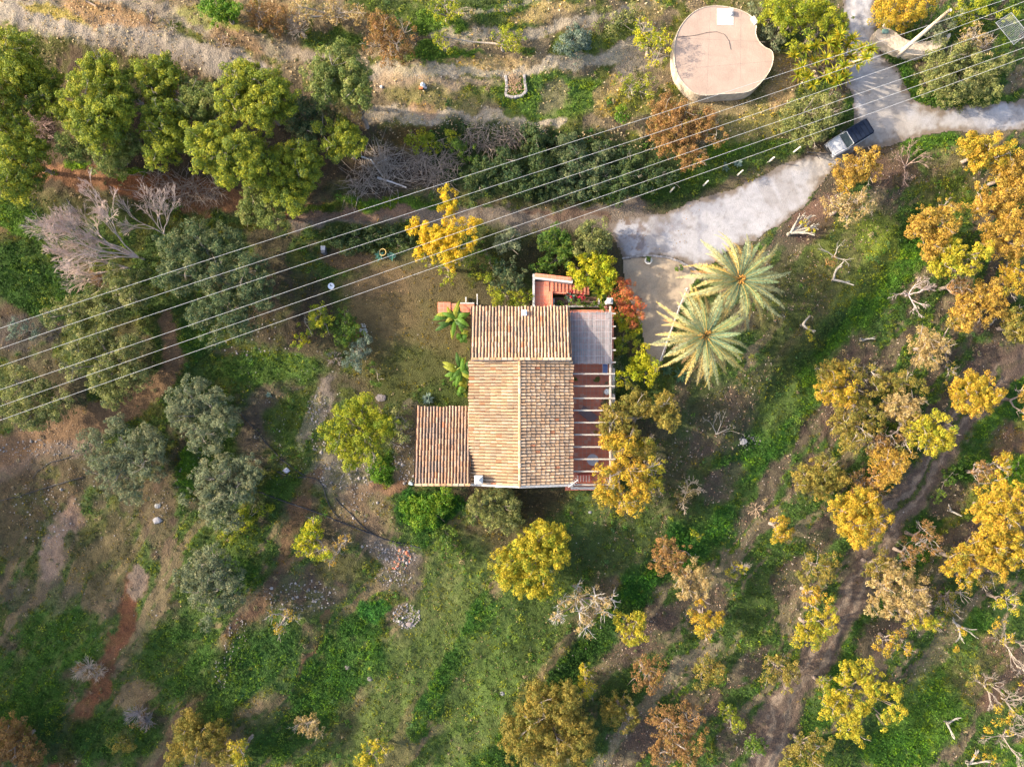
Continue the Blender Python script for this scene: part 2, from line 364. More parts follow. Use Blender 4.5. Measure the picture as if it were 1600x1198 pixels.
line([(900,830),(850,930),(790,1020),(750,1110),(720,1198)], 110, (98, 118, 60), .9, .5, soft=.5, mot=.1)
line([(1000,830),(930,870),(880,930),(820,1010)], 60, (76, 94, 48), .7, .5)
# --- the dark green bank A and what lies beside it
bankA = [(1440,345),(1375,420),(1312,505),(1215,600),(1145,720),(1065,850),(965,960),(895,1040),(850,1100),(760,1198)]
line(bankA, 52, (54, 92, 38), .95, 1, soft=.5, mot=.12)
line([(1500,300),(1420,400),(1350,480),(1300,560),(1240,620)], 40, (88, 138, 30), .6, .9, mot=.4)
blob(1180, 690, 40, 110, (52, 104, 34), 38, .85, 1, mot=.15); blob(1090, 830, 70, 46, (48, 102, 36), -40, .9, 1, mot=.1); blob(1000, 910, 36, 34, (50, 110, 34), 0, .9, 1)
line([(1240,620),(1160,740),(1090,840)], 22, (88, 122, 52), .5, .7)
blob(1330, 400, 60, 90, (124, 128, 66), 35, .85, .45, mot=.25); blob(1370, 370, 30, 40, (138, 154, 62), 20, .7, .5); blob(1240, 480, 60, 90, (92, 92, 56), 20, .8, .4, mot=.2)
blob(1200, 620, 50, 60, (88, 96, 56), 30, .8, .4, mot=.2); blob(1130, 660, 50, 60, (96, 82, 72), 30, .7, .2, mot=.3); blob(1270, 350, 30, 30, (110, 86, 76), 0, .8, .1)
blob(1060, 760, 70, 60, (92, 90, 58), 30, .7, .4, mot=.3); blob(960, 860, 80, 40, (76, 92, 52), 0, .7, .5, mot=.2); blob(830, 780, 70, 24, (84, 76, 54), 0, .85, .2)
blob(1110, 640, 30, 50, (74, 84, 48), 0, .5, .4)
# --- orchard floor between the rows
for cx, cy, rx, ry in ((1370,245,50,30),(1395,270,40,22)): blob(cx, cy, rx, ry, (116, 92, 78), 0, .8, .15, mot=.3)
blob(1460, 230, 60, 18, (90, 132, 40), 0, .8, .9, mot=.2); blob(1480, 250, 40, 22, (150, 120, 100), 0, .5, .1); blob(1500, 150, 80, 16, (70, 110, 34), 0, .9, .9)
blob(1420, 130, 20, 34, (74, 112, 36), -20, .9, .9); blob(1480, 300, 60, 40, (110, 112, 56), 0, .6, .4, mot=.3)
trackB = [(1620,540),(1560,590),(1500,660),(1450,735),(1400,800),(1370,860),(1335,930),(1290,1000),(1250,1060),(1215,1120),(1190,1210)]
line([(x+52, y+16) for x, y in trackB], 40, (62, 104, 36), .85, .9, mot=.2)
line([(x+80, y+30) for x, y in trackB[:7]], 24, (150, 140, 64), .35, .5, mot=.4)
line(trackB, 50, (122, 104, 92), .95, .03); TRK = line([(x, y) for x, y in trackB], 60, None, ret=True)
line([(x-9, y-3) for x, y in trackB], 7, (160, 142, 124), .75, .02); line([(x+10, y+4) for x, y in trackB], 7, (156, 138, 120), .75, .02)
line([(x, y) for x, y in trackB[:6]], 7, (80, 98, 48), .8, .7)
line([(1500,960),(1450,1040),(1410,1100),(1360,1198)], 26, (128, 122, 88), .9, .2, mot=.1)
blob(1450, 1120, 50, 110, (90, 132, 44), 38, .95, 1, soft=.6, mot=.35); blob(1400, 1170, 50, 34, (62, 112, 34), 0, .9, 1); blob(1520, 990, 22, 44, (80, 134, 40), 20, .8, .9)
line([(1130,1000),(1060,1040),(1020,1100),(960,1160),(930,1198)], 20, (146, 134, 110), .9, .05, mot=.15)
line([(1200,920),(1150,1000),(1100,1060)], 40, (84, 100, 52), .5, .5, mot=.3)
for cx, cy in ((1020,990),(1110,950),(1130,760),(1290,650),(1090,1100),(1290,830),(1240,900),(1340,560),(1480,780),(1500,850),(1550,480),(1430,950),(1370,1000),(1010,1150),(1150,1150),(1540,560),(1590,560),(980,1010),(1270,740)):
    blob(cx, cy, 40, 26, MUL, -50, .85, .05, mot=.25)
blob(1580, 700, 30, 40, (118, 84, 76), 0, .7, .1, mot=.2); blob(1590, 735, 24, 24, (110, 160, 30), 0, .9, 1); blob(1560, 650, 40, 16, (84, 124, 40), -40, .7, .8)
blob(1540, 1050, 60, 60, (124, 92, 80), 0, .6, .15, mot=.4); blob(1590, 1180, 40, 20, (96, 140, 40), 0, .7, .8)
# --- patio, verges
blob(1240, 300, 14, 50, (140, 118, 90), 35, .6, .2); blob(1270, 330, 40, 14, (150, 118, 100), -30, .6, .1)
line([(1000,390),(1060,412),(1100,440)], 14, (140, 130, 120), .5, .02)
# fine mottling of the soil itself (leaf litter, pebbles), no light in it
mot = 1+(n3-.5)[..., None]*.55*np.array([1, 1, .9])+(n2-.5)[..., None]*.3
COL = np.clip(COL*mot, .01, .9)
# bright painted greens are pulled towards olive
gx_ = np.clip((COL[..., 1]-np.maximum(COL[..., 0]*1.55, .02))/.1, 0, 1)[..., None]; COL = COL*(1-.25*gx_)+(COL.mean(-1, keepdims=True)*np.array([1.1, 1.35, .6]))*.25*gx_
GAIN = 0.51
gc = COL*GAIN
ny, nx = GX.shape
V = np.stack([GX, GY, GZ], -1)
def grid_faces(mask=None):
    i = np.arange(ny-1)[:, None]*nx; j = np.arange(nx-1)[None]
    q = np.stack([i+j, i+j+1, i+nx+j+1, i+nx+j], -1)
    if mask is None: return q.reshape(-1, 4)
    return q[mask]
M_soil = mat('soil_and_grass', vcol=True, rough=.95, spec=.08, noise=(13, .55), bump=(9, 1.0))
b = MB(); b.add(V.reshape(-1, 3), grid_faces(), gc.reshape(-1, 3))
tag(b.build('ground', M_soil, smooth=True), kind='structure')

def sheet(name, cellmask, up, colour, material, kind='structure', dark=.5):
    """a sheet laid over the terrain where the mask is true; only its own cells are kept"""
    q = grid_faces(cellmask); u, inv = np.unique(q, return_inverse=True)
    v = V.reshape(-1, 3)[u].copy(); v[:, 2] += up
    bb = MB(); bb.add(v, inv.reshape(-1, 4), colour.reshape(-1, 3)[u])
    o = bb.build(name, material, smooth=True)
    return tag(o, kind=kind)
cx_ = (WX*.45+PX*.55)[:-1, :-1]; cy_ = (WY*.45+PY*.55)[:-1, :-1]
road_poly = [(1312,-60),(1362,-60),(1366,40),(1372,85),(1398,105),(1412,130),(1430,158),(1460,170),(1500,170),(1560,160),(1700,150),(1700,203),(1600,203),(1540,208),(1460,210),(1430,216),(1395,228),(1365,232),(1325,244),
 (1300,262),(1275,296),(1250,328),(1215,352),(1180,375),(1140,392),(1104,414),(1084,420),(1060,408),(1030,402),(1000,402),(972,408),(962,380),(955,352),(975,338),(1040,332),(1100,312),(1160,290),(1215,260),(1270,240),(1315,226),(1335,205),(1330,150),(1320,130),(1318,60)]
rm = inpoly(road_poly, cx_, cy_)
rc = lin((204, 201, 203))*(1+(n2-.5)[..., None]*.28+(n3-.5)[..., None]*.16)
worn = np.clip(sel(n1, .52, .62), 0, 1)[..., None]*.45; rc = rc*(1-worn)+lin((205, 190, 168))*worn
litter = (sel(fbm(GX, GY, .5, 91, 3), .56, .66)*sstep(1110, 960, PX)*.8)[..., None]; rc = rc*(1-litter)+lin((130, 100, 78))*litter
damp = (sel(fbm(GX, GY, 2.2, 95, 3), .54, .6)*sstep(1200, 1060, PX)*.4)[..., None]; rc = rc*(1-damp)+lin((140, 144, 160))*damp
def boxblur(a, r):
    for ax_i in (0, 1):
        c = np.cumsum(np.concatenate([np.repeat(np.take(a, [0], ax_i), r+1, ax_i), a, np.repeat(np.take(a, [-1], ax_i), r, ax_i)], ax_i), ax_i)
        n = a.shape[ax_i]; a = (np.take(c, np.arange(n)+2*r+1, ax_i)-np.take(c, np.arange(n), ax_i))/(2*r+1)
    return a
rmf = np.zeros(GX.shape); rmf[:-1, :-1] = rm; edge = boxblur(boxblur(rmf, 5), 5)
dirt_ = np.clip(sstep(.95, .55, edge+(n3-.5)*.5+(n2-.5)*.5), 0, 1)[..., None]*.8; rc = rc*(1-dirt_)+lin((138, 118, 96))*dirt_
rut = sel(fbm(GX*.9+GY*.45, (GY*.9-GX*.45)*.15, .7, 97, 3), .54, .62)[..., None]*.3; rc = rc*(1-rut)+lin((158, 146, 136))*rut
crk = (np.abs(fbm(GX, GY, 1.9, 99, 4)-.5) < .005)[..., None]*.22; rc = rc*(1-crk)+lin((92, 86, 82))*crk
rc = rc*.47
M_road = mat('worn_concrete', vcol=True, rough=.9, spec=.2, noise=(3, .14), bump=(14, .3))
sheet('road', rm, .03, rc, M_road)
# ---------------------------------------------------------------- foliage
def unit(n, rs):
    v = rs.randn(n, 3); return v/np.linalg.norm(v, axis=1)[:, None]
def leaves(pos, nrm, size, col, rs, asp=.55):
    """one rhombic leaf per row"""
    n = len(pos); t = np.cross(nrm, unit(n, rs)); t /= np.linalg.norm(t, axis=1)[:, None]+1e-9
    b_ = np.cross(nrm, t); s = np.asarray(size)[:, None] if np.ndim(size) else size
    v = np.stack([pos-t*s*.5, pos+b_*s*.5*asp+nrm*s*.08, pos+t*s*.5, pos-b_*s*.5*asp+nrm*s*.08], 1).reshape(-1, 3)
    q = np.arange(4*n).reshape(n, 4)
    return v, q, np.repeat(col, 4, axis=0)
# linear leaf colours (leaves in the open, but the dull set has shade put in)
PAL = {
 'pine':   ([(.18,.23,.025),(.27,.30,.025),(.38,.37,.03),(.10,.15,.03)], .095, .75, 1.6),
 'pineg':  ([(.15,.20,.05),(.21,.25,.05),(.28,.28,.08),(.11,.15,.04)], .10, .7, 1.5),
 'olive':  ([(.15,.18,.09),(.21,.23,.12),(.11,.14,.08),(.27,.26,.13)], .12, .55, 1.0),
 'oliveg': ([(.16,.18,.05),(.24,.25,.07),(.11,.14,.05),(.30,.28,.10)], .12, .55, 1.0),
 'dark':   ([(.06,.10,.045),(.09,.13,.05),(.13,.16,.06),(.20,.21,.09)], .13, .55, 1.0),
 'thick':  ([(.045,.075,.025),(.065,.10,.03),(.09,.12,.03),(.05,.09,.03)], .14, .6, 1.1),
 'gold':   ([(.52,.345,.03),(.42,.32,.03),(.53,.31,.04),(.25,.23,.03)], .118, .55, 1.0),
 'goldg':  ([(.47,.38,.03),(.35,.33,.03),(.19,.24,.02),(.51,.38,.03)], .118, .55, 1.0),
 'dull':   ([(.27,.21,.04),(.22,.20,.04),(.34,.24,.045),(.17,.17,.03)], .118, .55, 1.0),  # gold darkened in colour, for orchard crowns that lie in shade
 'orange': ([(.47,.29,.045),(.41,.24,.045),(.49,.34,.06),(.26,.18,.04)], .118, .55, 1.0),
 'brown':  ([(.27,.15,.055),(.34,.18,.06),(.22,.13,.05),(.30,.20,.05)], .118, .55, 1.0),
 'pale':   ([(.44,.31,.13),(.38,.26,.09),(.48,.37,.17),(.32,.25,.09)], .118, .55, 1.0),
 'yellow': ([(.66,.45,.02),(.60,.38,.02),(.48,.38,.02),(.70,.50,.05)], .118, .55, 1.0),
 'ygreen': ([(.30,.32,.02),(.22,.27,.02),(.38,.36,.02),(.14,.20,.02)], .118, .55, 1.0),
 'lime':   ([(.42,.40,.015),(.32,.36,.015),(.50,.42,.02),(.16,.24,.02)], .118, .6, 1.0),
 'green':  ([(.10,.17,.02),(.07,.14,.02),(.15,.21,.02),(.06,.11,.02)], .12, .6, 1.0),
 'bright': ([(.10,.22,.015),(.14,.26,.015),(.07,.16,.015),(.20,.28,.02)], .12, .6, 1.0),
 'red':    ([(.50,.13,.05),(.55,.22,.07),(.36,.10,.05),(.34,.22,.04)], .13, .45, 1.0),
 'blue':   ([(.13,.18,.14),(.17,.21,.16),(.10,.15,.10),(.20,.24,.16)], .13, .5, 1.0),
}
def subdiv(lobes, rs, zc, flat=.55):
    """split big lobes into smaller overlapping ones so the outline breaks up"""
    out = []
    for (x, y, r) in lobes:
        if r < .9: out.append((x, y, zc+rs.uniform(-.2, .2), r)); continue
        k = int(3+r*2.2)
        out.append((x, y, zc+.12*r, r*.62))
        a0 = rs.uniform(0, 6.28)
        if zc > 1.6: out.append((x, y, zc-.75*r, r*.66))
        if zc > 1.6:
            for i in range(4):
                a = a0+.8+i*1.57; out.append((x+.5*r*math.cos(a), y+.5*r*math.sin(a), zc-rs.uniform(.6, 1.1)*r, r*.42))
        for i in range(k):
            a = a0+i*6.283/k+rs.uniform(-.35, .35); d = r*rs.uniform(.42, .74); rr = r*rs.uniform(.3, .5)
            out.append((x+d*math.cos(a), y+d*math.sin(a), zc-rs.uniform(.0, .42)*r, rr))
    return out
def crown_arrays(lobes, kind, rs, dens=1.0, csize=1.0):
    cols, ls, up, ncl = PAL[kind]; cols = np.array(cols)
    VV = []; QQ = []; CC = []; n0 = 0
    P_, N_, S_, C_ = [], [], [], []
    for (x, y, z, r) in lobes:
        nc = max(4, int(13*r*r*ncl*dens)+3)
        d = unit(nc, rs); d[:, 2] = np.abs(d[:, 2])*1.0-.35*(rs.rand(nc) < .4)
        rad = r*(.45+.6*rs.rand(nc)**.8)
        c = np.array([x, y, z])+d*rad[:, None]*np.array([1, 1, .8])
        cr = (.11+.24*rs.rand(nc)**1.3)*(.7+.4*min(r, 1.6))*csize
        base = cols[rs.choice(len(cols), nc, p=[.4, .25, .2, .15])]*(.8+.4*rs.rand(nc))[:, None]
        nl = (np.clip(cr, .1, 1)**2*620/(ls/.13)**2*dens).astype(int)+8
        idx = np.repeat(np.arange(nc), nl); n = len(idx)
        e = unit(n, rs); e[:, 2] = np.abs(e[:, 2])-.3*(rs.rand(n) < .3)
        p = c[idx]+e*(cr[idx]*(.6+.5*rs.rand(n)))[:, None]
        nn = e*.8+unit(n, rs)*.65+np.array([0, 0, .25]); nn /= np.linalg.norm(nn, axis=1)[:, None]
        alt = rs.rand(n) < .3; base = base[idx]; base[alt] = cols[rs.randint(len(cols), size=alt.sum())]
        P_.append(p); N_.append(nn); S_.append(ls*(.65+.7*rs.rand(n)))
        C_.append(np.clip(base*(.75+.5*rs.rand(n))[:, None]+(rs.rand(n, 1)-.5)*np.array([.05, .03, .0]), .004, .9))
    return leaves(np.concatenate(P_), np.concatenate(N_), np.concatenate(S_), np.concatenate(C_), rs, asp=PAL[kind][2])
def trunk_mb(base, zc, lobes, rs, rad=.14, col=(.30, .25, .2), twigs=0, twcol=None):
    mb = MB(); base = np.array(base); cx = np.mean([l[0] for l in lobes]); cy = np.mean([l[1] for l in lobes])
    fork = base*.55+np.array([cx, cy, zc-.3])*.45; fork[2] = base[2]+(zc-base[2])*.42
    mid = (base+fork)/2+rs.uniform(-.12, .12, 3)*[1, 1, 0]
    mb.tube([base-[0, 0, .25], mid, fork], [rad*1.25, rad, rad*.8], 7, col)
    big = sorted(lobes, key=lambda l: -l[3])[:9]
    for l in big:
        e = np.array([l[0], l[1], l[2]-.05]); m = fork*.5+e*.5+rs.uniform(-.2, .2, 3)
        mb.tube([fork, m, e], [rad*.6, rad*.38, rad*.14], 5, col)
        for k in range(3):
            e2 = e+unit(1, rs)[0]*l[3]*np.array([.8, .8, .6]); mb.tube([m*.4+e*.6, (m+e2)/2, e2], [rad*.22, rad*.14, .01], 4, col)
    tc = tuple(np.array(twcol or (.45, .38, .31))*.72)
    for k in range(twigs):
        l = big[rs.randint(len(big))]; c = np.array(l[:3]); d = unit(1, rs)[0]; d[2] = abs(d[2])*.7+.2
        a = c-[0, 0, .05]; e = c+d*l[3]*rs.uniform(.95, 1.25); m = (a+e)/2+rs.uniform(-.1, .1, 3)
        mb.tube([a, m, e], [.022, .016, .006], 4, tc)
        for q in range(2):
            f_ = m+(e-m)*rs.uniform(.1, .6); mb.tube([f_, f_+(unit(1, rs)[0]+d)*.22], [.014, .006], 3, tc)
    return mb
NT = 0
def tree(name, kind, label, h, spots, group=None, dens=1.0, twigs=0, trad=.14, tcol=(.30,.25,.2), cat='tree', lean=1.0, csize=1.0, sub=True, twcol=None):
    """spots: (px,py,r px) of the crown's lobes as the photograph shows them; h: height of the crown's middle"""
    global NT; NT += 1; rs = np.random.RandomState(1000+NT)
    mx = sum(s[0]*s[2]**2 for s in spots)/sum(s[2]**2 for s in spots); my = sum(s[1]*s[2]**2 for s in spots)/sum(s[2]**2 for s in spots)
    if cat == 'tree': h *= .74
    c = P(mx, my, h); g = float(height(c.x, c.y)); base = Vector((c.x, c.y, g)); zc = g+h
    k = (H-zc)/H*S
    lb = [((s[0]-800)*k, (599-s[1])*k, s[2]*k) for s in spots]
    lobes = subdiv([(x, y, r*(1.22 if name == 'avocado_tree' else 1.12)) for x, y, r in lb], rs, zc) if sub else [(x, y, zc, r) for x, y, r in lb]
    lobes = [(x, y, max(z, g+.55*r+.1), r) for x, y, z, r in lobes]
    t = thing(name, label, cat, base, group)
    v, q, cc = crown_arrays(lobes, kind, rs, dens, csize)
    b = MB(); b.add(v, q, cc); b.build('crown' if cat == 'tree' else 'foliage', M_leaf, t)
    trunk_mb(base, zc, lobes, rs, trad, tcol, twigs, twcol).build('trunk' if cat == 'tree' else 'stem', M_bark, t, smooth=True)
    return t
def bush(kind, label, spots, h=.7, name='shrub', group=None, **kw):
    return tree(name, kind, label, h, spots, group, trad=.05, cat='shrub', **kw)

PIN = 'pine trees of the grove at the upper left'
PT = dict(trad=.16, tcol=(.24,.19,.16), twigs=10)
def pine(label, h, spots, kind='pine', **kw): 
    d = dict(PT); d.update(kw); return tree('pine_tree', kind, label, h, spots, PIN, **d)
pine('bright yellow-green pine cut by the upper left edge of the photo', 7, [(8,80,44),(30,110,30),(-14,150,40)])
pine('dull green pine at the left edge above the bare brown path', 6, [(5,205,42),(20,250,40),(50,228,22),(12,285,34)])
pine('small bright pine with three lit lobes left of the biggest round pine', 5.5, [(40,132,20),(72,120,20),(78,155,24),(98,172,18),(52,160,20)])
pine('tall pine with a lit strip on its top beside the gravel terrace path', 6.5, [(155,95,24),(170,120,28),(182,145,26),(135,110,20)])
pine('large round pine with golden lit left side in the middle of the left grove', 7.5, [(135,150,36),(158,182,34),(128,188,28),(182,170,24),(150,215,24)])
pine('shaded pine below the large round pine with grey lower branches', 5, [(110,228,26),(165,245,30),(195,222,24),(130,205,20)], kind='pineg')
pine('narrow dark pine with a small lit tip touching the gravel path', 6, [(222,112,24),(250,102,22),(238,138,24),(265,118,18)])
pine('slim green pine standing between the two largest pine crowns', 6, [(255,178,32),(262,208,28),(236,205,22),(245,238,24)])
pine('small brown-tinged pine left of the big golden pine', 5.5, [(300,142,24),(318,165,26),(292,168,20),(330,150,16)], kind='pineg')
pine('big golden pine with orange-tinged top directly below the gravel path', 7.5, [(375,125,30),(410,135,34),(362,160,30),(400,170,34),(432,150,30),(385,108,20),(350,140,16)])
pine('wide low-branched pine with many lit knobs below the big golden pine', 7, [(310,215,28),(340,205,26),(355,240,34),(318,245,28),(380,225,28),(392,262,28),(352,272,20)])
pine('grey-green pine with a bare pale stub near its top, right end of the grove', 7.5, [(520,105,36),(550,110,30),(505,135,28),(555,140,28),(535,85,20),(490,112,18)], kind='pineg', twigs=24)
pine('lit pine with pinkish dead tips beside the grey tangle of branches', 6, [(440,255,34),(470,235,28),(430,290,26),(468,275,30),(455,312,22),(485,250,18)], twigs=16)
pine('small lit pine crown above the heap of grey branches', 6, [(535,205,24),(520,228,20),(552,222,20),(505,195,14)])
pine('dark pine in the shadow between the two rightmost pine crowns', 4.6, [(468,175,34),(500,170,26),(480,205,24)], kind='dark')
pine('low grey-green pine reaching over the brown path', 4, [(395,305,22),(415,325,24),(388,335,18),(430,345,16)], kind='pineg')
pine('pale pink-tipped small pine at the right rim of the grove', 5, [(555,160,18),(548,178,16),(568,172,14)], kind='pale', dens=.6, twigs=20)

# --- trees round the upper terraces
tree('tree','bright','round vivid green tree cut by the top edge left of centre',3,[(335,8,26),(352,15,20),(370,18,12)])
tree('scrub_tree','pale','pale thorny scrub at the top edge above the dry terraces',1.6,[(470,12,24),(520,10,26),(560,20,18)],dens=.45,twigs=60,cat='shrub')
tree('scrub_tree','brown','reddish brown bush left of the bare grey thorn at the top',1.6,[(405,20,24),(430,30,20),(410,40,14)],dens=.6,twigs=24,cat='shrub')
tree('bare_thorn','brown','grey leafless thorn bush on the terrace near the top left',1.2,[(470,48,16),(462,36,10)],dens=.12,twigs=120,cat='shrub')
tree('almond_tree','brown','brown-leaved sparse tree above the straw path at top centre',3,[(600,50,28),(620,70,24),(590,30,20),(612,88,16),(632,50,16),(580,70,14)],dens=.7,twigs=46)
tree('citrus_tree','ygreen','thin yellow-green tree over the terrace near the top edge, left of centre',2.4,[(695,12,22),(715,20,14),(680,22,12)],dens=.6,twigs=26)
tree('citrus_tree','ygreen','small yellow-green tree between two straw terraces',2.4,[(795,55,18),(780,62,14),(808,68,14),(690,58,8)],dens=.7,twigs=14)
tree('citrus_tree','ygreen','little leafy tree above the bright green strip, left of the grey bush',1.8,[(692,65,12),(700,72,10),(682,62,8)],dens=.7,twigs=12)
bush('blue','grey-green rounded bush left of the round reservoir',[(895,65,24),(908,58,18),(880,70,14)],1.0)
bush('oliveg','loose green shrubs on the terrace left of the reservoir',[(955,35,24),(985,20,20),(1000,50,14)],.8,dens=.7)
tree('fig_tree','lime','sparse yellow-green tree overhanging the left rim of the reservoir',2.6,[(1005,50,18),(1030,58,18),(1015,75,16),(1025,95,16),(1000,68,12),(1040,70,12)],dens=.5,twigs=26)
tree('fig_tree','ygreen','sparse low yellow-green tree under the reservoir wall',1.8,[(985,135,16),(1005,145,16),(1012,128,12),(970,130,10)],dens=.6,twigs=16)
bush('bright','bright green clump left of the orange-brown tree under the reservoir',[(972,175,14),(962,182,10)],.6)
tree('loquat_tree','brown','orange-brown tree crossed by the cables below the reservoir',3.4,[(1040,170,24),(1070,175,22),(1030,200,20),(1062,205,24),(1085,205,20),(1075,240,20),(1045,225,18),(1105,190,20),(1120,210,16),(1050,185,16),(1092,245,14)],dens=1.0,twigs=14)
tree('tree','ygreen','dense yellow-green tree touching the top edge right of the reservoir',3.6,[(1215,12,26),(1245,20,28),(1270,8,24),(1225,32,16)])
bush('olive','grey-green bush between the reservoir and the yucca clump',[(1205,50,18),(1212,66,12),(1180,14,16)],.9)
tree('tree','ygreen','leafy green tree behind the yucca clump beside the driveway',3.8,[(1296,22,20),(1316,34,18),(1280,38,16),(1258,62,12),(1238,74,12)])
tree('olive_tree','oliveg','wide dusty olive tree over the parked car',3,[(1255,175,28),(1290,165,28),(1292,190,20),(1262,205,26),(1310,172,14),(1240,195,18),(1272,222,14)],dens=.85,twigs=18,trad=.18)
tree('tree','gold','orange-gold tree hanging over the driveway gate at the top right',3.4,[(1395,12,24),(1420,15,26),(1385,32,14),(1445,8,16)])
bush('green','dark green hedge inside the curved wall by the gate',[(1430,40,20),(1450,30,20),(1410,45,12)],1.0)
tree('olive_tree','olive','grey-green small tree between the white pole and the wire pen',2.6,[(1475,40,20),(1485,25,16),(1465,52,14)],dens=.8)
tree('olive_tree','oliveg','broad olive-gold tree filling the corner above the right-hand lane',3.6,[(1480,95,30),(1510,85,28),(1470,125,28),(1505,130,30),(1540,110,28),(1545,140,22),(1475,150,16),(1570,100,18)],dens=.9,trad=.2,twigs=14)
tree('bare_tree','pale','pinkish half-bare tree top beside the wire pen',3.8,[(1525,58,18),(1540,72,14),(1515,72,10)],dens=.4,twigs=60)
bush('ygreen','green and yellow scrub at the right end of the curved wall',[(1500,20,20),(1535,10,20),(1570,30,16),(1510,38,12)],.8)

# --- the thicket above the track
for i, (sp, lab) in enumerate([
 ([(740,285,26),(765,272,26),(755,295,16)], 'dark bramble bush at the left end of the thicket'),
 ([(800,275,28),(790,250,22),(822,290,18)], 'dark bramble bush, second from the left in the thicket'),
 ([(845,255,30),(838,215,24),(855,285,24)], 'dark green mounded bush in the thicket reaching highest up the slope'),
 ([(890,230,28),(900,260,26),(885,290,24)], 'dark green bush at the middle of the thicket with pale flecks on top'),
 ([(935,262,28),(940,235,20),(925,292,22)], 'dark leafy bush right of the thicket middle under the cables'),
 ([(980,275,28),(985,250,20),(965,298,18)], 'dark bush of the thicket left of the orange-brown tree'),
 ([(1025,268,24),(1045,280,16),(1010,290,18)], 'last dark bush of the thicket, below the orange-brown tree')]):
    bush('thick' if i not in (3, 4) else 'dark', lab, sp, 1.5, name='bramble_bush', group='dark bushes of the thicket above the track', csize=1.1, twigs=6)
bush('green','dark green mound on the slope left of the thicket',[(715,232,16),(735,240,14)],.6)
bush('ygreen','rusty yellow-green bush under the lower straw terrace',[(650,222,20),(675,225,18),(700,215,16),(665,210,12)],.5,dens=.8)

# --- garden
tree('mimosa_tree','yellow','brilliant yellow tree under the cables above the lawn',3.6,[(700,303,14),(703,322,15),(705,342,16),(652,358,16),(672,368,22),(700,364,24),(728,360,18),(665,392,20),(690,392,24),(718,388,20),(742,348,10),(648,347,9),(705,410,16),(735,378,12),(690,370,20),(678,382,18)],sub=False,twigs=10,csize=.95,dens=1.5)
tree('mimosa_tree','ygreen','green lower skirt of foliage under the brilliant yellow tree',2.2,[(668,410,16),(700,415,20),(725,405,18),(698,435,12)],sub=False,csize=.85)
tree('orange_tree','olive','small round tree right of the yellow tree by the track',2.2,[(792,372,20),(800,390,14),(782,385,12)])
tree('orange_tree','green','round green tree left of the tall citrus at the corner of the garden',2.8,[(868,368,22),(880,382,18),(855,378,14)])
tree('orange_tree','oliveg','tallest round citrus tree at the garden corner beside the track',3.2,[(922,365,24),(940,375,20),(915,385,18),(935,352,14)])
tree('feathery_tree','lime','feathery yellow-green tree left of the gravel patio',2.6,[(935,418,26),(915,430,24),(950,435,20),(920,408,18),(900,420,16)],dens=1.0)
bush('green','dark clipped bushes above the red stairs',[(865,405,20),(890,402,16),(845,415,12)],.8)
bush('bright','small round bright green ball bush above the stair wall',[(844,410,6)],.4,sub=False)
bush('dark','dark shrub left of the red landing',[(790,418,20),(805,440,20),(785,442,18)],1.3)
bush('ygreen','green shrub against the top edge of the tiled roof',[(790,462,20),(812,465,18),(770,468,14),(760,440,14)],1.2,dens=.9)
bush('green','low green shrub right of the lawn below the yellow tree',[(770,415,14),(760,398,12)],.7)
bush('thick','low spreading hedge between the track and the lawn',[(530,372,18),(555,370,20),(585,372,20),(610,365,18),(635,378,16),(545,390,14)],.5,csize=1.2)
bush('red','copper red bush beside the gravel patio',[(975,456,20),(988,476,20),(968,480,18),(992,496,15),(978,445,12)],1.4,dens=1.2)
bush('lime','yellow-green and orange bush between the copper bush and the roof mat',[(985,510,15),(970,500,12),(992,522,10)],1.1)
bush('ygreen','leafy yellow-green hedge bush beside the reed mat',[(975,520,16),(968,538,14),(985,535,14)],1.1)
bush('lime','bright yellow-green hedge bush, tallest beside the pergola',[(1008,550,16),(1000,568,18),(1012,585,16),(990,582,16),(975,592,12),(1018,568,12)],1.6)
bush('dark','dusky green hedge patch below the bright hedge bush',[(970,565,12),(985,602,12),(960,605,10)],.9)
tree('walnut_tree','dull','big olive-gold tree over the upper right corner of the pergola',3.8,[(965,650,28),(995,630,24),(1040,630,22),(1045,655,20),(950,672,20),(985,680,22),(1020,640,18),(1005,700,20)],dens=1.0,twigs=24,trad=.18)
tree('walnut_tree','gold','golden tree covering the lower right corner of the pergola',4.6,[(955,690,20),(975,700,24),(950,745,26),(985,735,26),(945,775,20),(975,785,24),(1000,765,20),(1015,730,16),(992,790,14)],dens=.85,twigs=30,trad=.18)
tree('walnut_tree','goldg','green and gold tree right of the golden pergola tree',3.6,[(1020,745,20),(1030,722,16),(1010,700,20),(1028,762,12)],dens=.7,twigs=20)

# --- left side
tree('carob_tree','dark','huge dark green tree under the cables left of the lawn',5.5,[(270,380,28),(310,370,32),(350,375,30),(295,420,36),(340,430,38),(385,425,32),(260,430,24),(400,460,28),(350,480,32),(310,490,26),(370,510,24),(330,525,16)],trad=.24,twigs=20)
tree('olive_tree','oliveg','pale green tree under the cables, right of the weedy bank at the left',4.4,[(185,440,32),(205,460,26),(110,480,26),(140,470,24),(165,485,26),(85,495,16),(120,510,18)],trad=.18,twigs=12)
tree('olive_tree','oliveg','pale green tree under the cables just above the red earth track',4.2,[(125,550,28),(155,530,26),(185,560,30),(160,590,28),(205,590,24),(200,540,20),(175,620,20),(115,575,16)],trad=.18,twigs=12)
tree('olive_tree','oliveg','olive tree cut by the left edge above the red earth track',3.8,[(20,600,30),(55,615,26),(80,640,22),(45,655,24),(15,640,20),(100,625,14)],trad=.16)
bush('blue','grey-blue low shrub left of the pale green tree at the left edge',[(35,512,16),(50,520,12),(20,525,10)],.5,dens=.8)
tree('pepper_tree','ygreen','loose yellow-green shrub tree below the last cable',2.4,[(495,495,20),(510,510,16),(480,510,14)],dens=.8,twigs=16)
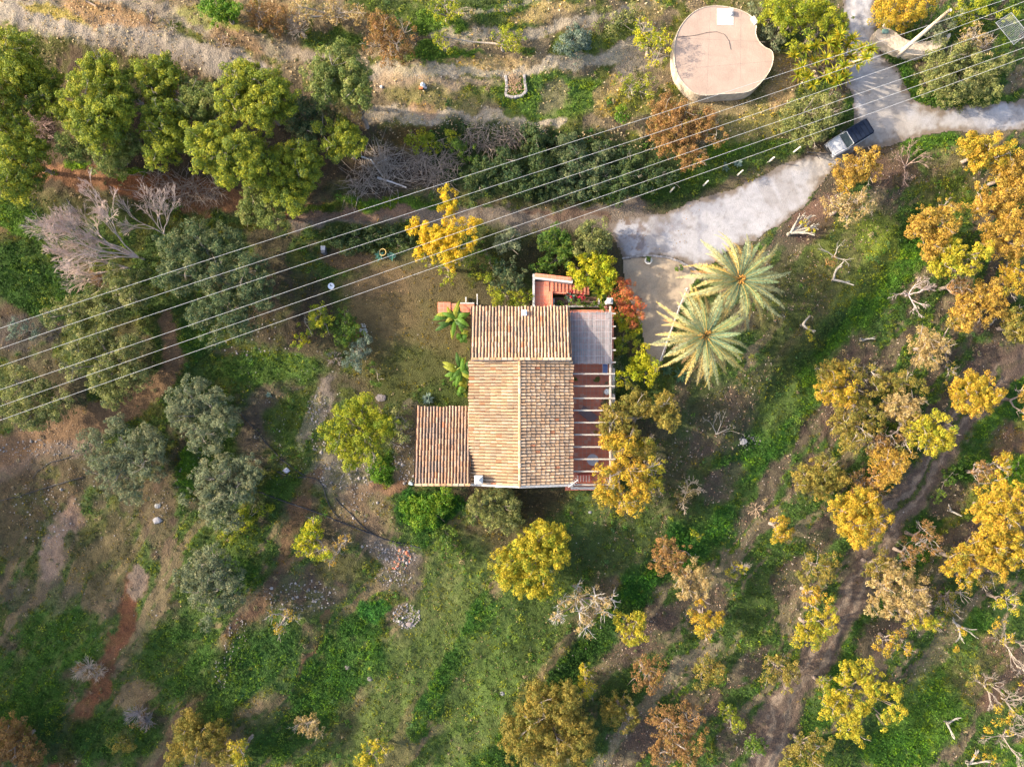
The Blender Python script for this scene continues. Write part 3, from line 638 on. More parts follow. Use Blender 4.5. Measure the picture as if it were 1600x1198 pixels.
bush('lime','small bright yellow bush below the loose yellow-green tree',[(468,535,12),(480,530,8)],.8)
bush('green','dull green bush left of the lawn',[(540,500,20),(535,525,20),(555,515,14)],1.2)
bush('blue','blue-green bush on the left rim of the lawn',[(560,545,18),(552,565,16),(572,535,12)],1.0)
bush('green','dark low bush at the lower left corner of the lawn',[(585,575,10),(592,595,10)],.7)
tree('carob_tree','ygreen','round yellow-green tree left of the low tiled roof',4.2,[(540,650,26),(565,640,26),(530,690,26),(570,685,28),(600,665,22),(550,715,18),(585,715,16),(515,670,14)],trad=.17,twigs=14)
tree('carob_tree','oliveg','brownish small crown leaning from the round tree towards the tiled roof',3.4,[(620,650,22),(628,672,16),(610,690,14)],trad=.12,twigs=20,dens=.8)
bush('bright','deep green plant filling the oval hollow under the round tree',[(592,735,14),(590,718,10),(598,745,10)],.35)
OL = 'grey olive trees on the lower left slope'
def olive(label, h, sp, **kw): return tree('olive_tree','olive',label,h,sp,OL,trad=.17,twigs=14,tcol=(.28,.26,.23), **kw)
olive('large round grey olive tree above the black pipe', 4, [(300,620,30),(330,635,30),(280,650,28),(315,680,30),(345,660,26),(270,625,16),(335,700,16)])
olive('ragged grey olive tree on the edge of the red earth track', 3.8, [(175,665,18),(140,690,24),(165,715,28),(200,700,28),(225,730,28),(180,750,26),(205,775,18),(240,700,18),(150,740,16),(225,680,18)], dens=.85)
olive('grey olive tree between the round olive and the yellow bush', 3.8, [(325,745,28),(355,735,28),(340,775,30),(370,770,26),(385,745,20),(325,800,20),(355,815,20),(290,775,14),(395,720,14)])
olive('fluffy pale olive tree lowest on the left slope', 3.8, [(310,885,26),(335,895,30),(355,915,26),(310,925,28),(340,945,22),(290,905,18),(325,970,12),(330,865,16)])
tree('citrus_tree','oliveg','dark-leaved tree below the bottom edge of the roofs',2.8,[(750,785,20),(775,780,24),(795,790,20),(770,810,20),(800,815,18),(738,800,14),(790,830,10)],dens=1.0)
bush('bright','thick green ground plant mound below the low tiled roof',[(640,795,18),(665,790,20),(690,785,18),(660,808,16),(685,808,14),(700,770,12)],.35,name='ground_plant',csize=1.3)
bush('green','creeping green plant trailing down from the thick mound',[(700,830,14),(685,845,14),(710,850,12),(695,865,10)],.25,name='ground_plant')
tree('lemon_tree','lime','small bright yellow tree left of the stone rubble',2.2,[(485,830,18),(475,850,18),(498,860,16),(510,865,10),(490,815,10)],dens=.8,twigs=12)
tree('lemon_tree','orange','thin orange-yellow sapling touching the small bright yellow tree',1.8,[(530,850,10),(542,842,10),(525,865,10),(515,876,8)],dens=.5,twigs=24)
tree('lemon_tree','gold','small half-bare orange shrub tree lower left of centre',1.8,[(425,960,10),(440,975,10),(460,965,8),(438,985,8),(450,955,7)],dens=.5,twigs=40,twcol=(.6,.52,.44))
bush('ygreen','yellow-green weedy bush beside the lowest part of the second olive',[(395,800,16),(380,815,18),(362,835,14),(415,790,10)],.5)
bush('brown','grey-brown spiky dry bush on the red path at the lower left',[(140,1040,16),(155,1048,12),(125,1048,10)],.5,dens=.5,twigs=120,twcol=(.55,.45,.36))
bush('brown','grey dead bush right of the red path near the bottom',[(218,1112,16),(232,1125,12)],.4,dens=.35,twigs=120,twcol=(.38,.33,.32))
bush('pale','tan dry round bush at the bottom left of centre',[(480,1128,16),(495,1135,14),(465,1132,10)],.8,twigs=30)
bush('dull','yellow-brown patch of bush at the bottom between the two red paths',[(185,1160,14),(205,1165,10)],.5)
AV = 'yellowing trees of the orchard'
def av(kind, label, h, sp, **kw):
    kw.setdefault('twigs', 12); kw.setdefault('twcol', (.50,.42,.36)); kw.setdefault('dens', 1.15)
    return tree('avocado_tree', kind, label, h, sp, AV, trad=.14, tcol=(.24,.19,.16), **kw)
av('brown','orange-brown tree cut by the bottom left corner',3.4,[(10,1140,18),(25,1165,22),(40,1185,20),(-5,1175,22)])
av('dull','wide dull yellow tree at the bottom edge left of centre',3.6,[(290,1140,24),(310,1165,28),(335,1150,20),(275,1180,20),(345,1180,20)])
av('goldg','narrow yellow-green crown right of the wide dull bottom tree',3.2,[(375,1165,14),(378,1185,14)])
av('goldg','green-yellow tree on the bottom edge left of the picture centre',2.6,[(580,1175,20),(595,1165,14),(570,1190,14)])
av('goldg','large yellow tree below the roofs with its lit top',3.8,[(820,850,18),(845,840,24),(870,835,16),(800,880,26),(835,880,30),(870,870,22),(790,905,18),(825,915,22),(850,925,16)])
av('pale','half-bare orange tree with white branches below the yellow tree',3.2,[(880,940,14),(900,930,16),(930,930,14),(955,935,12),(905,955,14),(915,980,12),(942,955,12),(870,960,10)],dens=.55,twigs=110,twcol=(.68,.62,.58))
av('goldg','small green-gold tree right of the white-branched tree',2.8,[(975,975,16),(995,970,16),(985,995,16),(1000,990,12)])
av('brown','rusty brown tree joined to the orange one below the green bank',3,[(1040,850,16),(1035,875,18),(1055,880,18),(1065,860,12)])
av('pale','lit orange-pink tree right of the rusty brown tree',3.6,[(1080,890,20),(1100,905,16),(1075,920,18),(1060,905,14),(1095,930,12)])
av('gold','gold tree hanging from the lit orange-pink tree',3,[(1095,960,18),(1115,970,16),(1100,985,12),(1128,965,8)])
av('brown','small orange-brown tree below the small green-gold tree',3,[(1000,1045,18),(1025,1045,18),(1015,1070,16),(990,1065,12)],dens=.8)
av('dull','dull green-yellow tree left of the small path at the bottom',2.6,[(965,1100,20),(985,1115,18),(955,1120,16),(975,1135,12)])
av('goldg','small oval yellow tree on the green bank near the bottom',2.4,[(915,1050,12),(915,1068,14),(920,1082,8)])
av('dull','very large dull gold tree at the bottom centre',4.6,[(845,1095,30),(880,1110,28),(830,1130,30),(870,1150,32),(905,1145,26),(820,1170,28),(860,1185,28),(905,1180,24),(800,1140,20),(890,1085,16)],twigs=20)
av('brown','large brown and gold tree at the bottom right of centre',3.8,[(1040,1120,22),(1075,1125,24),(1050,1155,26),(1085,1160,22),(1030,1175,22),(1070,1185,20)],dens=.85,twigs=20)
av('dull','dull round tree right of the small path, lower centre right',2.8,[(1100,1040,20),(1120,1050,18),(1095,1065,14)],dens=.85)
av('ygreen','small dark yellow-green tree near the bottom, right of centre',2,[(1140,1120,14),(1150,1135,10),(1135,1105,8)])
av('green','small green bushy tree near the bottom edge right of centre',1.8,[(1180,1160,14),(1192,1168,10),(1175,1172,10)])
av('dull','dull tree left of the dirt track at the lower right',3,[(1215,1040,22),(1235,1050,16),(1200,1055,14),(1225,1065,12)],dens=.9)
av('dull','brownish tree on the bottom edge right of the dirt track',3.2,[(1250,1160,22),(1280,1165,20),(1265,1185,20),(1235,1185,16)],dens=.9)
av('goldg','broad bright yellow tree with open middle near the lower right',4.2,[(1325,1045,20),(1350,1050,20),(1310,1075,22),(1300,1105,20),(1330,1110,24),(1370,1070,18),(1395,1080,16),(1400,1105,14),(1385,1125,14),(1325,1140,20),(1345,1150,12),(1355,1095,18)])
av('pale','pale orange round tree above the two small gold trees',4,[(1375,915,22),(1400,905,24),(1430,920,20),(1380,945,22),(1410,945,24),(1435,945,14),(1395,885,12)],twigs=30)
av('goldg','small gold-green tree tucked under the pale orange round tree',3,[(1440,965,14),(1455,970,14),(1425,970,10)])
av('gold','small lone gold tree between pale orange tree and broad yellow tree',2.6,[(1378,1000,12),(1400,995,14),(1412,1012,10),(1388,1015,10)],dens=.8)
av('dull','dull tree above the two stacked gold crowns left of the track',2.8,[(1275,880,20),(1290,895,18),(1260,900,16),(1300,870,12)],dens=.9)
av('gold','gold crown directly above the green-yellow one left of the track',3.4,[(1270,928,16),(1285,935,14),(1265,945,12)])
av('goldg','green-yellow crown at the left rim of the track, lower right',3.4,[(1258,985,16),(1280,970,16),(1290,985,14),(1250,1000,14),(1270,1000,14),(1300,955,10)])
av('gold','small round gold tree alone on the mulch left of the large golden tree',2.8,[(1215,815,14),(1225,830,16),(1210,838,10)])
av('gold','large golden tree reaching the dirt track in the middle right',4.2,[(1325,795,22),(1350,785,24),(1335,820,24),(1365,810,22),(1345,840,18),(1380,805,12),(1305,785,10),(1360,835,12)])
av('dull','dull green-brown tree up left of the large golden tree',3.2,[(1265,745,20),(1290,735,22),(1285,760,20),(1310,750,16),(1258,758,12)])
av('orange','orange-brown tree left of the double wheel track',3.2,[(1385,715,20),(1405,725,20),(1390,745,18),(1415,715,12),(1370,760,12)],dens=.85)
av('brown','faded brown tree above the large golden tree',2.6,[(1345,760,20),(1370,770,16),(1365,745,14)],dens=.75,twigs=24)
av('dull','dull spreading tree in the middle of the orchard with twiggy edge',3,[(1320,660,22),(1345,670,22),(1330,690,18),(1370,660,14),(1360,690,12)],dens=.8,twigs=26)
av('gold','lit gold tree top left of the orchard with bare twigs above',3.4,[(1300,615,18),(1325,620,16),(1310,590,16),(1285,610,12),(1335,605,10)],twigs=26)
av('dull','round dull tree at the upper left end of the orchard',3,[(1300,580,20),(1325,575,16),(1290,595,14)],dens=.85)
av('pale','pinkish gold tree right of the lit gold top',3.4,[(1400,635,18),(1420,645,18),(1405,620,14),(1430,625,12)],twigs=20)
av('dull','dull olive tree behind the pinkish gold one',3,[(1390,600,20),(1415,595,18),(1370,610,14),(1435,605,12)],dens=.85)
av('goldg','bright gold-green tree hanging over the double wheel track',3.8,[(1440,665,18),(1460,680,20),(1480,690,16),(1465,655,14),(1435,690,12),(1485,670,10),(1450,700,10)])
av('gold','bright gold tree beside the start of the wheel track',3.8,[(1510,605,20),(1535,600,18),(1520,630,18),(1545,625,16),(1560,615,12),(1500,625,12),(1515,645,8)])
av('pale','pale brown tree below the orange cluster at the upper right',3.2,[(1450,530,20),(1475,540,18),(1455,560,18),(1440,550,14)],dens=.8,twigs=22)
av('orange','long orange-brown tree on the bank at the right',3.4,[(1520,475,20),(1545,460,22),(1505,500,16),(1560,480,16),(1530,495,14),(1555,445,12)])
av('gold','golden tree at the right edge beside the long orange tree',3.4,[(1590,430,18),(1580,455,14),(1600,450,14),(1575,420,10)])
av('dull','dull gold tree cut by the right edge below the golden one',3,[(1590,500,18),(1600,520,16),(1580,515,10)])
av('orange','big orange-gold tree, first of the upper right cluster from the left',4.2,[(1450,340,18),(1475,355,22),(1440,360,16),(1490,330,14),(1460,385,18),(1478,320,12)])
av('goldg','gold-green crown below the first orange-gold tree of the cluster',4,[(1490,390,20),(1510,405,20),(1475,415,18),(1500,425,14),(1530,395,14)])
av('orange','bright orange tree along the right edge below the cluster top',4.4,[(1565,310,22),(1590,300,22),(1540,320,16),(1580,330,18),(1530,300,12)],twigs=18)
av('orange','deep orange crown in the corner of the upper right cluster',4.4,[(1590,350,20),(1565,365,20),(1595,385,20),(1560,390,14),(1545,355,12)])
av('gold','gold tree beside the right-hand lane near the right edge',3.6,[(1520,225,16),(1545,225,20),(1560,245,16),(1530,250,16),(1505,235,12),(1580,235,14)])
av('orange','orange tree right of the gold lane tree, cut by the edge',4,[(1580,270,20),(1600,260,20),(1590,285,16),(1560,275,12)])
av('orange','orange tree beside the parked car at the bend of the road',3.8,[(1345,246,13),(1362,240,11),(1348,262,20),(1318,262,13),(1325,280,17),(1360,272,15),(1300,268,9)],twigs=14)
av('pale','thin orange tree below the car with its white trunk showing',3.4,[(1300,312,12),(1320,320,18),(1340,310,16),(1325,340,14),(1290,325,10),(1350,325,10)],dens=.7,twigs=40)
av('gold','golden tree at the right edge with white twigs through its crown',4.2,[(1555,785,20),(1580,775,22),(1540,800,18),(1570,805,24),(1595,800,20),(1555,825,20)],twigs=36)
av('gold','golden crown below the white-twigged one at the right edge',4.2,[(1580,845,22),(1555,855,20),(1590,870,18),(1545,875,16),(1570,885,16)],twigs=24)
av('gold','gold tree left of the two right-edge golden crowns',3.8,[(1505,865,20),(1520,850,14),(1490,885,18),(1515,890,18),(1500,905,12)])
av('brown','brown-orange tree between the track and the gold trees at right',3,[(1440,825,14),(1450,840,14),(1430,850,14),(1455,858,10)],dens=.8,twigs=18)
av('brown','brown patch of low crown left of the brown-orange tree',2.4,[(1415,855,14),(1425,870,14),(1410,875,10)],dens=.7,twigs=20)
av('gold','slim gold tree right of the stump, upper right of the lone white stub',3,[(1560,730,14),(1555,750,12),(1570,718,10)])
av('brown','dim brown crown behind the slim gold tree',2.4,[(1535,735,16),(1530,755,12)],dens=.7,twigs=16)
av('orange','orange tree at the right edge beside the top of the track',3.2,[(1598,610,12),(1600,645,10)])
av('dull','dull crown filling the gap left of the pinkish gold tree',2.8,[(1350,635,18),(1368,650,14),(1345,615,12)],dens=.9,twigs=16)
av('dull','brownish crown between the round dull tree and the long bank',2.8,[(1345,590,14),(1360,580,12)],dens=.9)
av('brown','brown twiggy crown above the orange-brown tree by the wheel track',2.6,[(1375,690,16),(1395,680,14),(1360,700,10)],dens=.7,twigs=30)
av('dull','dull crown in the shade left of the bright gold track tree',2.8,[(1410,665,14),(1425,680,12),(1415,695,12)],dens=.9)
av('brown','rusty crown above the pale brown tree at the right',2.8,[(1500,450,16),(1485,440,12)],dens=.8,twigs=20)
av('dull','dull crown pressed between the long orange tree and the gold start of the track',2.6,[(1490,500,12),(1480,575,10)],dens=.8)
av('dull','dull crown behind the pale orange round tree, beside the track',3,[(1370,885,16),(1355,900,12),(1385,870,12)],dens=.9)
av('dull','dull gold crown under the right-edge golden crowns',2.8,[(1530,905,14),(1550,900,12)],dens=.8,twigs=14)
av('goldg','pale yellow-green small crown on the green strip near the lower middle of the orchard',1.6,[(1148,892,12),(1160,885,8)],dens=.8)
av('dull','shaded crown left of the broad bright yellow tree',2.6,[(1290,1080,14),(1285,1060,10)],dens=.8)
bush('bright','vivid green weed clump at the right edge behind the slim gold tree',[(1590,725,16),(1580,745,12),(1598,750,12)],.5)
bush('ygreen','small yellow bush on the dark green bank below the palms',[(1090,838,8),(1084,832,6)],.4,csize=.8)
bush('green','dark weed bush beside the sunlit strip at the right, near the white stump',[(1480,750,14),(1465,770,12),(1490,735,10)],.4)
av('dull','dull twiggy tree below the pale orange round tree at right',2.4,[(1480,940,16),(1500,925,14),(1490,955,10)],dens=.5,twigs=50)
av('goldg','yellow-green crown near the right edge above the bare trees',3,[(1570,935,12),(1585,945,12),(1560,945,8)],dens=.8)
# ---------------------------------------------------------------- bare trees, pollarded stubs
def branching(mb, p, d, L, r, depth, rs, col, spread=.6, n=3, up=.15, shrink=.68, rf=.64):
    p = np.array(p, float); d = np.array(d, float); d /= np.linalg.norm(d)
    bend = d+rs.uniform(-.25, .25, 3); bend /= np.linalg.norm(bend)
    m = p+d*L*.5; e = m+bend*L*.5
    mb.tube([p, m, e], [r, r*.82, r*.66], 6 if r > .03 else 3, col, cap=False)
    if depth == 0: return
    for i in range(n):
        nd = bend+unit(1, rs)[0]*spread+np.array([0, 0, up])
        st = e if i == 0 else p+(e-p)*rs.uniform(.45, 1)
        branching(mb, st, nd, L*shrink*rs.uniform(.75, 1.2), max(r*rf, .011), depth-1, rs, col, spread, n, up, shrink, rf)
def bare(label, base_px, dirs, L, r, depth, col, seed, name='bare_tree', group=None, spread=.6, n=3, leafkind=None, leafspots=(), leafh=1.5, cat='tree', trunk_h=.5, up=.15, shrink=.68, zup=0):
    rs = np.random.RandomState(seed); b0 = P(*base_px)
    t = thing(name, label, cat, b0, group); mb = MB()
    top = np.array(b0)+[0, 0, trunk_h]
    mb.tube([np.array(b0)-[0, 0, .2], top], [r*1.4, r*1.05], 8, col)
    for d in dirs: branching(mb, top, d, L, r, depth, rs, col, spread, n, up, shrink)
    mb.build('branches' if trunk_h < .3 else 'trunk', M_bark, t, smooth=True)
    if leafkind:
        g = b0.z; k = (H-g-leafh)/H*S
        lob = [((x-800)*k, (599-y)*k, g+leafh, q*k) for x, y, q in leafspots]
        v, q, cc = crown_arrays(lob, leafkind, rs, .7); bb = MB(); bb.add(v, q, cc); bb.build('leaves', M_leaf, t)
    return t
WT = (.27,.245,.21)
bare('tall grey-pink leafless tree spreading to the upper left beside the dark tree',(225,405),[(-1,.35,.9),(-1,.7,.8),(-1,-.1,.8),(-.7,.9,.9),(-1,.15,1.1),(-1,.5,.5)],2.5,.06,6,(.52,.40,.35),5,spread=.5,trunk_h=.8,n=3,shrink=.66)
bare('leafless pink-grey tree whose twigs fan out below the grey-pink one',(205,420),[(-1,.1,.5),(-1,-.3,.5),(-1,.3,.8),(-.8,-.5,.5)],1.8,.06,5,(.50,.39,.32),8,spread=.5,trunk_h=.5,n=3,shrink=.66)
bare('second leafless pinkish tree right of the spreading grey-pink one',(262,368),[(-.4,.9,.8),(.1,.9,.9),(.5,.6,.8),(-.8,.5,.7)],1.5,.045,5,(.50,.40,.35),6,spread=.5,trunk_h=.6,shrink=.68)
STB = 'whitewashed pollarded orchard stumps'
def stub(label, px, dirs, L, r, seed, **kw):
    kw.setdefault('depth', 1); dp = kw.pop('depth')
    return bare(label, px, dirs, L, r, dp, WT, seed, name='pollarded_tree', group=STB, n=2, spread=.45, **kw)
stub('white pollarded tree with spreading twigs beside the bend of the road',(1232,366),[(1,.8,.5),(1,-.1,.6),(.2,1,.9),(1,.3,.4)],.95,.13,11,depth=3,trunk_h=.5,leafkind='goldg',leafspots=[(1255,352,7),(1268,362,6)],leafh=1.6)
stub('thin pinkish pruned sapling below the orange tree with a white trunk',(1300,402),[(-.9,.5,.4),(.2,.7,.6),(.6,-.4,.4)],.7,.05,12,depth=3,trunk_h=.3,leafkind='brown',leafspots=[(1303,408,7),(1295,412,6)],leafh=.6)
stub('white U-shaped stump on the sunlit verge right of the upper palm',(1300,438),[(-.05,1,.5),(.9,-.25,.4)],1.0,.10,13,trunk_h=.25)
stub('white two-armed stump with a yellow sprout below the U-shaped one',(1252,508),[(.5,-.6,.4),(.1,.5,.5)],.75,.11,14,depth=1,trunk_h=.3,leafkind='goldg',leafspots=[(1266,516,8),(1270,526,6)],leafh=.8)
stub('short white stump half hidden by weeds on the sunny bank',(1345,532),[(.9,.3,.4),(-.4,.2,.5)],.6,.09,15,depth=1,trunk_h=.25)
stub('small white stump on mulch left of the right-edge golden trees',(1482,797),[(.9,-.4,.4),(-.3,.5,.5)],.55,.09,16,depth=1,trunk_h=.25)
stub('branched white stump on bright grass near the lower right',(1476,1126),[(.7,.6,.5),(-.5,.5,.6),(.2,-.8,.4)],.6,.10,17,depth=2,trunk_h=.3)
stub('white forked stump left of the bare trees at the right edge',(1490,972),[(.9,-.6,.5),(.4,-1,.4),(-.5,.4,.4)],.8,.09,18,depth=2,trunk_h=.3,leafkind='gold',leafspots=[(1492,1012,6),(1505,985,6)],leafh=.8)
stub('tiny white stub on the sunlit strip beside the right bank',(1545,507),[(.4,.6,.5),(-.5,.1,.4)],.35,.07,19,depth=1,trunk_h=.2)
stub('white pollarded tree inside the golden growth at the bottom edge right',(1510,1188),[(.8,.4,.5),(-.8,.4,.5),(.1,.8,.5)],.9,.10,20,depth=2,trunk_h=.4,leafkind='gold',leafspots=[(1550,1186,8),(1530,1180,8)],leafh=1.2)
BR = 'bare pale trees at the lower right edge'
for i,(px,py,L,lab,lf) in enumerate([
 (1562,1000,1.05,'bare pale tree with orange leaf tufts, topmost at the lower right edge',[(1555,985,9),(1575,1000,9),(1565,970,8)]),
 (1590,1040,.9,'grey bare tree against the right edge between two orange ones',[(1598,1070,9)]),
 (1565,1090,1.1,'pinkish bare tree with a gold top near the lower right corner',[(1570,1120,10),(1585,1110,8),(1560,1105,7)]),
 (1560,1145,1.1,'bare pale tree closest to the lower right corner',[(1560,1125,10),(1578,1140,8),(1540,1145,9)]),
 (1530,1065,.8,'brown twiggy tree left of the pale bare ones',[(1522,1050,10),(1540,1070,10),(1515,1070,8)])]):
    bare(lab,(px,py),[(.6,.5,.8),(-.7,.4,.8),(.2,-.8,.8),(-.3,.8,.7)],L,.05,4,(.30,.25,.21),40+i,name='avocado_tree',group=BR,spread=.6,n=3,leafkind='gold' if i!=4 else 'dull',leafspots=lf,leafh=2.2,trunk_h=.5)
bare('thin white-branched bare tree on the grass between the palms and the orchard',(1118,678),[(-.6,1,.5),(.9,.6,.5),(.2,1,.6)],1.0,.035,4,(.26,.23,.20),51,trunk_h=.3,n=2)
bare('leafless pinkish tree on the sunny bank above the short white stump',(1415,462),[(.7,.3,.5),(-.8,.1,.5),(.1,.9,.6),(.2,-.8,.4)],.75,.05,4,(.42,.34,.32),52,trunk_h=.4)
bare('pale leafless bush below the golden pergola trees',(1070,770),[(.7,.6,.5),(-.7,.5,.6),(.1,.9,.6),(-.4,-.6,.5)],.75,.04,4,(.56,.44,.32),53,trunk_h=.3,leafkind='pale',leafspots=[(1060,775,10),(1078,765,10)],leafh=.8)
bare('dead brown twig bush in the grass right of the parked car',(1412,262),[(.7,.6,.5),(-.7,.5,.6),(.1,.9,.6),(-.4,-.6,.5)],.8,.04,4,(.34,.24,.19),54,trunk_h=.2,cat='shrub',name='dead_bush')
bare('dead grey branch standing on the gravel terrace at the top left',(238,36),[(.1,1,.5),(.5,.6,.4)],.6,.05,3,(.22,.17,.15),55,trunk_h=.2,n=2)
for i,(px,py,lab) in enumerate([(268,45,'grey twig ball on the gravel terrace beside the dead branch'),(350,72,'grey twig ball on the lower terrace at the top left'),(525,560,'grey dead brush pile at the left rim of the lawn'),(1180,795,'tan twig clump on the mulch left of the large golden tree')]):
    bare(lab,(px,py),[(math.cos(a),math.sin(a),.4) for a in np.arange(0,6.2,.9)],.35,.02,3,(.30,.25,.22) if i!=3 else (.5,.36,.24),60+i,trunk_h=.1,cat='shrub',name='twig_bush')
def brush(label, spots, n, col, seed, L=1.1):
    rs = np.random.RandomState(seed); mb = MB(); mx = np.mean([s[0] for s in spots]); my = np.mean([s[1] for s in spots])
    for k in range(n):
        s = spots[rs.randint(len(spots))]; a = rs.uniform(0, 6.28); rr = s[2]*math.sqrt(rs.rand())
        b0 = np.array(P(s[0]+rr*math.cos(a), s[1]+rr*math.sin(a)))+[0, 0, rs.uniform(.03, .45)]
        d = np.array([rs.randn(), rs.randn(), rs.uniform(-.15, .35)]); d /= np.linalg.norm(d); l = L*rs.uniform(.3, 1)
        m = b0+d*l*.5+rs.uniform(-.08, .08, 3); e = b0+d*l+rs.uniform(-.12, .12, 3); r0 = rs.choice([.012, .018, .03], p=[.5, .38, .12])
        c = np.array(col)*rs.uniform(.6, 1.3)
        mb.tube([b0, m, e], [r0, r0*.8, r0*.4], 4, c, cap=False)
        mb.tube([m, m+(d+unit(1, rs)[0]*.9)*l*.3], [r0*.6, .004], 3, c, cap=False)
    return tag(mb.build('brush_pile', M_bark, origin=P(mx, my)), label, 'brush pile', 'heaps of cut branches')
brush('long heap of cut grey branches right of the pine grove above the track',[(590,265,26),(620,275,24),(565,285,24),(600,250,20)],420,(.32,.26,.21),71,1.7)
brush('heap of fine grey-violet branches left of the bramble thicket',[(670,262,24),(700,250,26),(690,275,20),(655,245,14)],520,(.26,.21,.17),72)
brush('grey branch heap on the slope between lower terrace and thicket',[(770,225,22),(745,215,20),(800,218,18)],380,(.25,.20,.16),73)
brush('cut branches on the brown ground under the wide pine',[(240,290,24),(275,295,22),(300,300,20),(330,300,16)],320,(.27,.21,.17),74,1.5)
brush('small brown branch heap in the gap between the left pines',[(68,180,20),(70,205,18),(60,165,12)],220,(.30,.2,.17),75)
def log(label, pts, r, col, seed):
    mb = MB(); q = [np.array(P(*p, .12+.25*(i % 2))) for i, p in enumerate(pts)]
    mb.tube(q, np.linspace(r, r*.5, len(q)), 7, col); return tag(mb.build('fallen_branch', M_bark, smooth=True, origin=Vector(q[0])), label, 'branch', 'fallen grey branches')
log('long curved grey branch lying over the branch heap',[(565,245),(580,250),(590,265),(598,276)],.07,(.5,.47,.44),1)
log('thick straight grey log at the lower end of the branch heap',[(590,278),(610,284),(635,293)],.10,(.48,.44,.42),2)
log('short grey branch across the right of the long heap',[(590,255),(602,250),(608,246)],.06,(.5,.46,.43),3)
log('dark fallen log crossing the straw at the top left',[(135,2),(150,10)],.10,(.2,.15,.12),4)

# ---------------------------------------------------------------- palms, yuccas, bananas, agaves
def frond(mb, c, az, L, rise, droop, cols, rs, leafl=.36, n=42, roll=0, lw=.024):
    c = np.array(c, float); t = np.linspace(0, 1, n); h = np.array([math.cos(az), math.sin(az), 0]); side = np.array([-h[1], h[0], 0])
    hor = L*(t-.12*droop*t**3); z = rise*np.sin(t*1.5)*1.0-droop*L*.5*t**2.4
    sw = rs.uniform(-.24, .24)*L*t**2
    pts = c+hor[:, None]*h+sw[:, None]*side+z[:, None]*np.array([0, 0, 1])
    mb.tube(pts[::3], np.linspace(.045, .008, len(pts[::3])), 4, cols[2], cap=False)
    tan = np.gradient(pts, axis=0); tan /= np.linalg.norm(tan, axis=1)[:, None]
    ll = leafl*np.sin(np.clip(t*.93+.10, 0, 1)*math.pi)**.55*(1-.35*t)
    P_, Q_, C_ = [], [], []
    for sgn in (-1, 1):
        for rep in (0, 1):
            k = np.arange(3, n); tt = tan[k]; l = (ll[k]*rs.uniform(.8, 1.15, len(k)))[:, None]
            a = pts[k]+tt*rs.uniform(-.03, .03, len(k))[:, None]
            d = side*sgn*.72+tt*rs.uniform(.55, .8, len(k))[:, None]+np.array([0, 0, 1])*rs.uniform(-.5, .5, len(k))[:, None]
            d /= np.linalg.norm(d, axis=1)[:, None]; e = a+d*l; e[:, 2] -= l[:, 0]*.18
            wv = tt*lw
            P_.append(np.stack([a-wv*.6, a+wv*.6, (a+e)/2+wv*.9, e, (a+e)/2-wv*.7], 1).reshape(-1, 3)[:, :])
            m = len(k); Q_.append((m, ))
            cc = np.array(cols[0])*(1-t[k])[:, None]+np.array(cols[1])*t[k][:, None]; cc = cc*rs.uniform(.75, 1.25, (m, 1)); C_.append(np.repeat(cc, 5, 0))
    v = np.concatenate(P_); nn = len(v)//5; q = np.arange(nn*5).reshape(nn, 5)[:, [0, 1, 2, 3, 4]]
    mb.add(v, q, np.concatenate(C_))
def palm(label, px, py, h, L, seed, n=66):
    rs = np.random.RandomState(seed); c = P(px, py, h); g = float(height(c.x, c.y)); base = Vector((c.x, c.y, g))
    t = thing('palm_tree', label, 'palm tree', base, 'date palms beside the patio')
    mb = MB(); zs = np.linspace(-.2, h-.1, 14); mb.tube([(base.x, base.y, g+z) for z in zs], [.34+.03*(i % 2) for i in range(14)], 12, (.22,.15,.10))
    mb.build('trunk', M_bark, t)
    mb = MB()
    for k in range(40):
        a = rs.uniform(0, 6.28); r = rs.uniform(.12, .4); mb.tube([(c.x+.1*math.cos(a), c.y+.1*math.sin(a), c.z), (c.x+r*math.cos(a), c.y+r*math.sin(a), c.z+rs.uniform(.1, .45)), (c.x+(r+.3)*math.cos(a), c.y+(r+.3)*math.sin(a), c.z+rs.uniform(-.1, .3))], [.04, .03, .015], 4, (.48,.24,.06))
    mb.build('fruit_stalks', M_bark, t)
    for ring, (m, ri, dr, LL, cols) in enumerate([(17, .5, 1.05, .96, ((.34,.30,.13),(.60,.50,.22),(.50,.36,.12))), (17, 1.1, 1.0, 1.05, ((.30,.34,.18),(.60,.54,.26),(.45,.36,.12))), (14, 1.8, .65, .97, ((.24,.32,.20),(.42,.44,.24),(.36,.32,.12))), (11, .2, 1.5, .8, ((.24,.15,.07),(.34,.22,.11),(.3,.2,.1))), (12, 2.7, .12, .6, ((.14,.22,.14),(.22,.30,.15),(.3,.26,.1)))]):
        for i in range(m):
            mb = MB(); az = (i+rs.uniform(-.3, .3))*6.283/m+ring*.21
            cc = cols if rs.rand() > .35 else tuple(np.array(q)*np.array([1.25, 1.1, .85]) for q in cols)
            frond(mb, (c.x, c.y, c.z), az+rs.uniform(-.1, .1), L*LL*rs.uniform(.78, 1.1), ri*.55*rs.uniform(.7, 1.3), dr*rs.uniform(.7, 1.4), cc, rs)
            mb.build('frond', M_leaf, t)
    return t
palm('upper right feathery date palm beside the concrete road', 1156, 437, 4.6, 4.35, 201)
palm('lower left feathery date palm, the nearer of the two to the pergola', 1103, 525, 4.8, 4.2, 219)
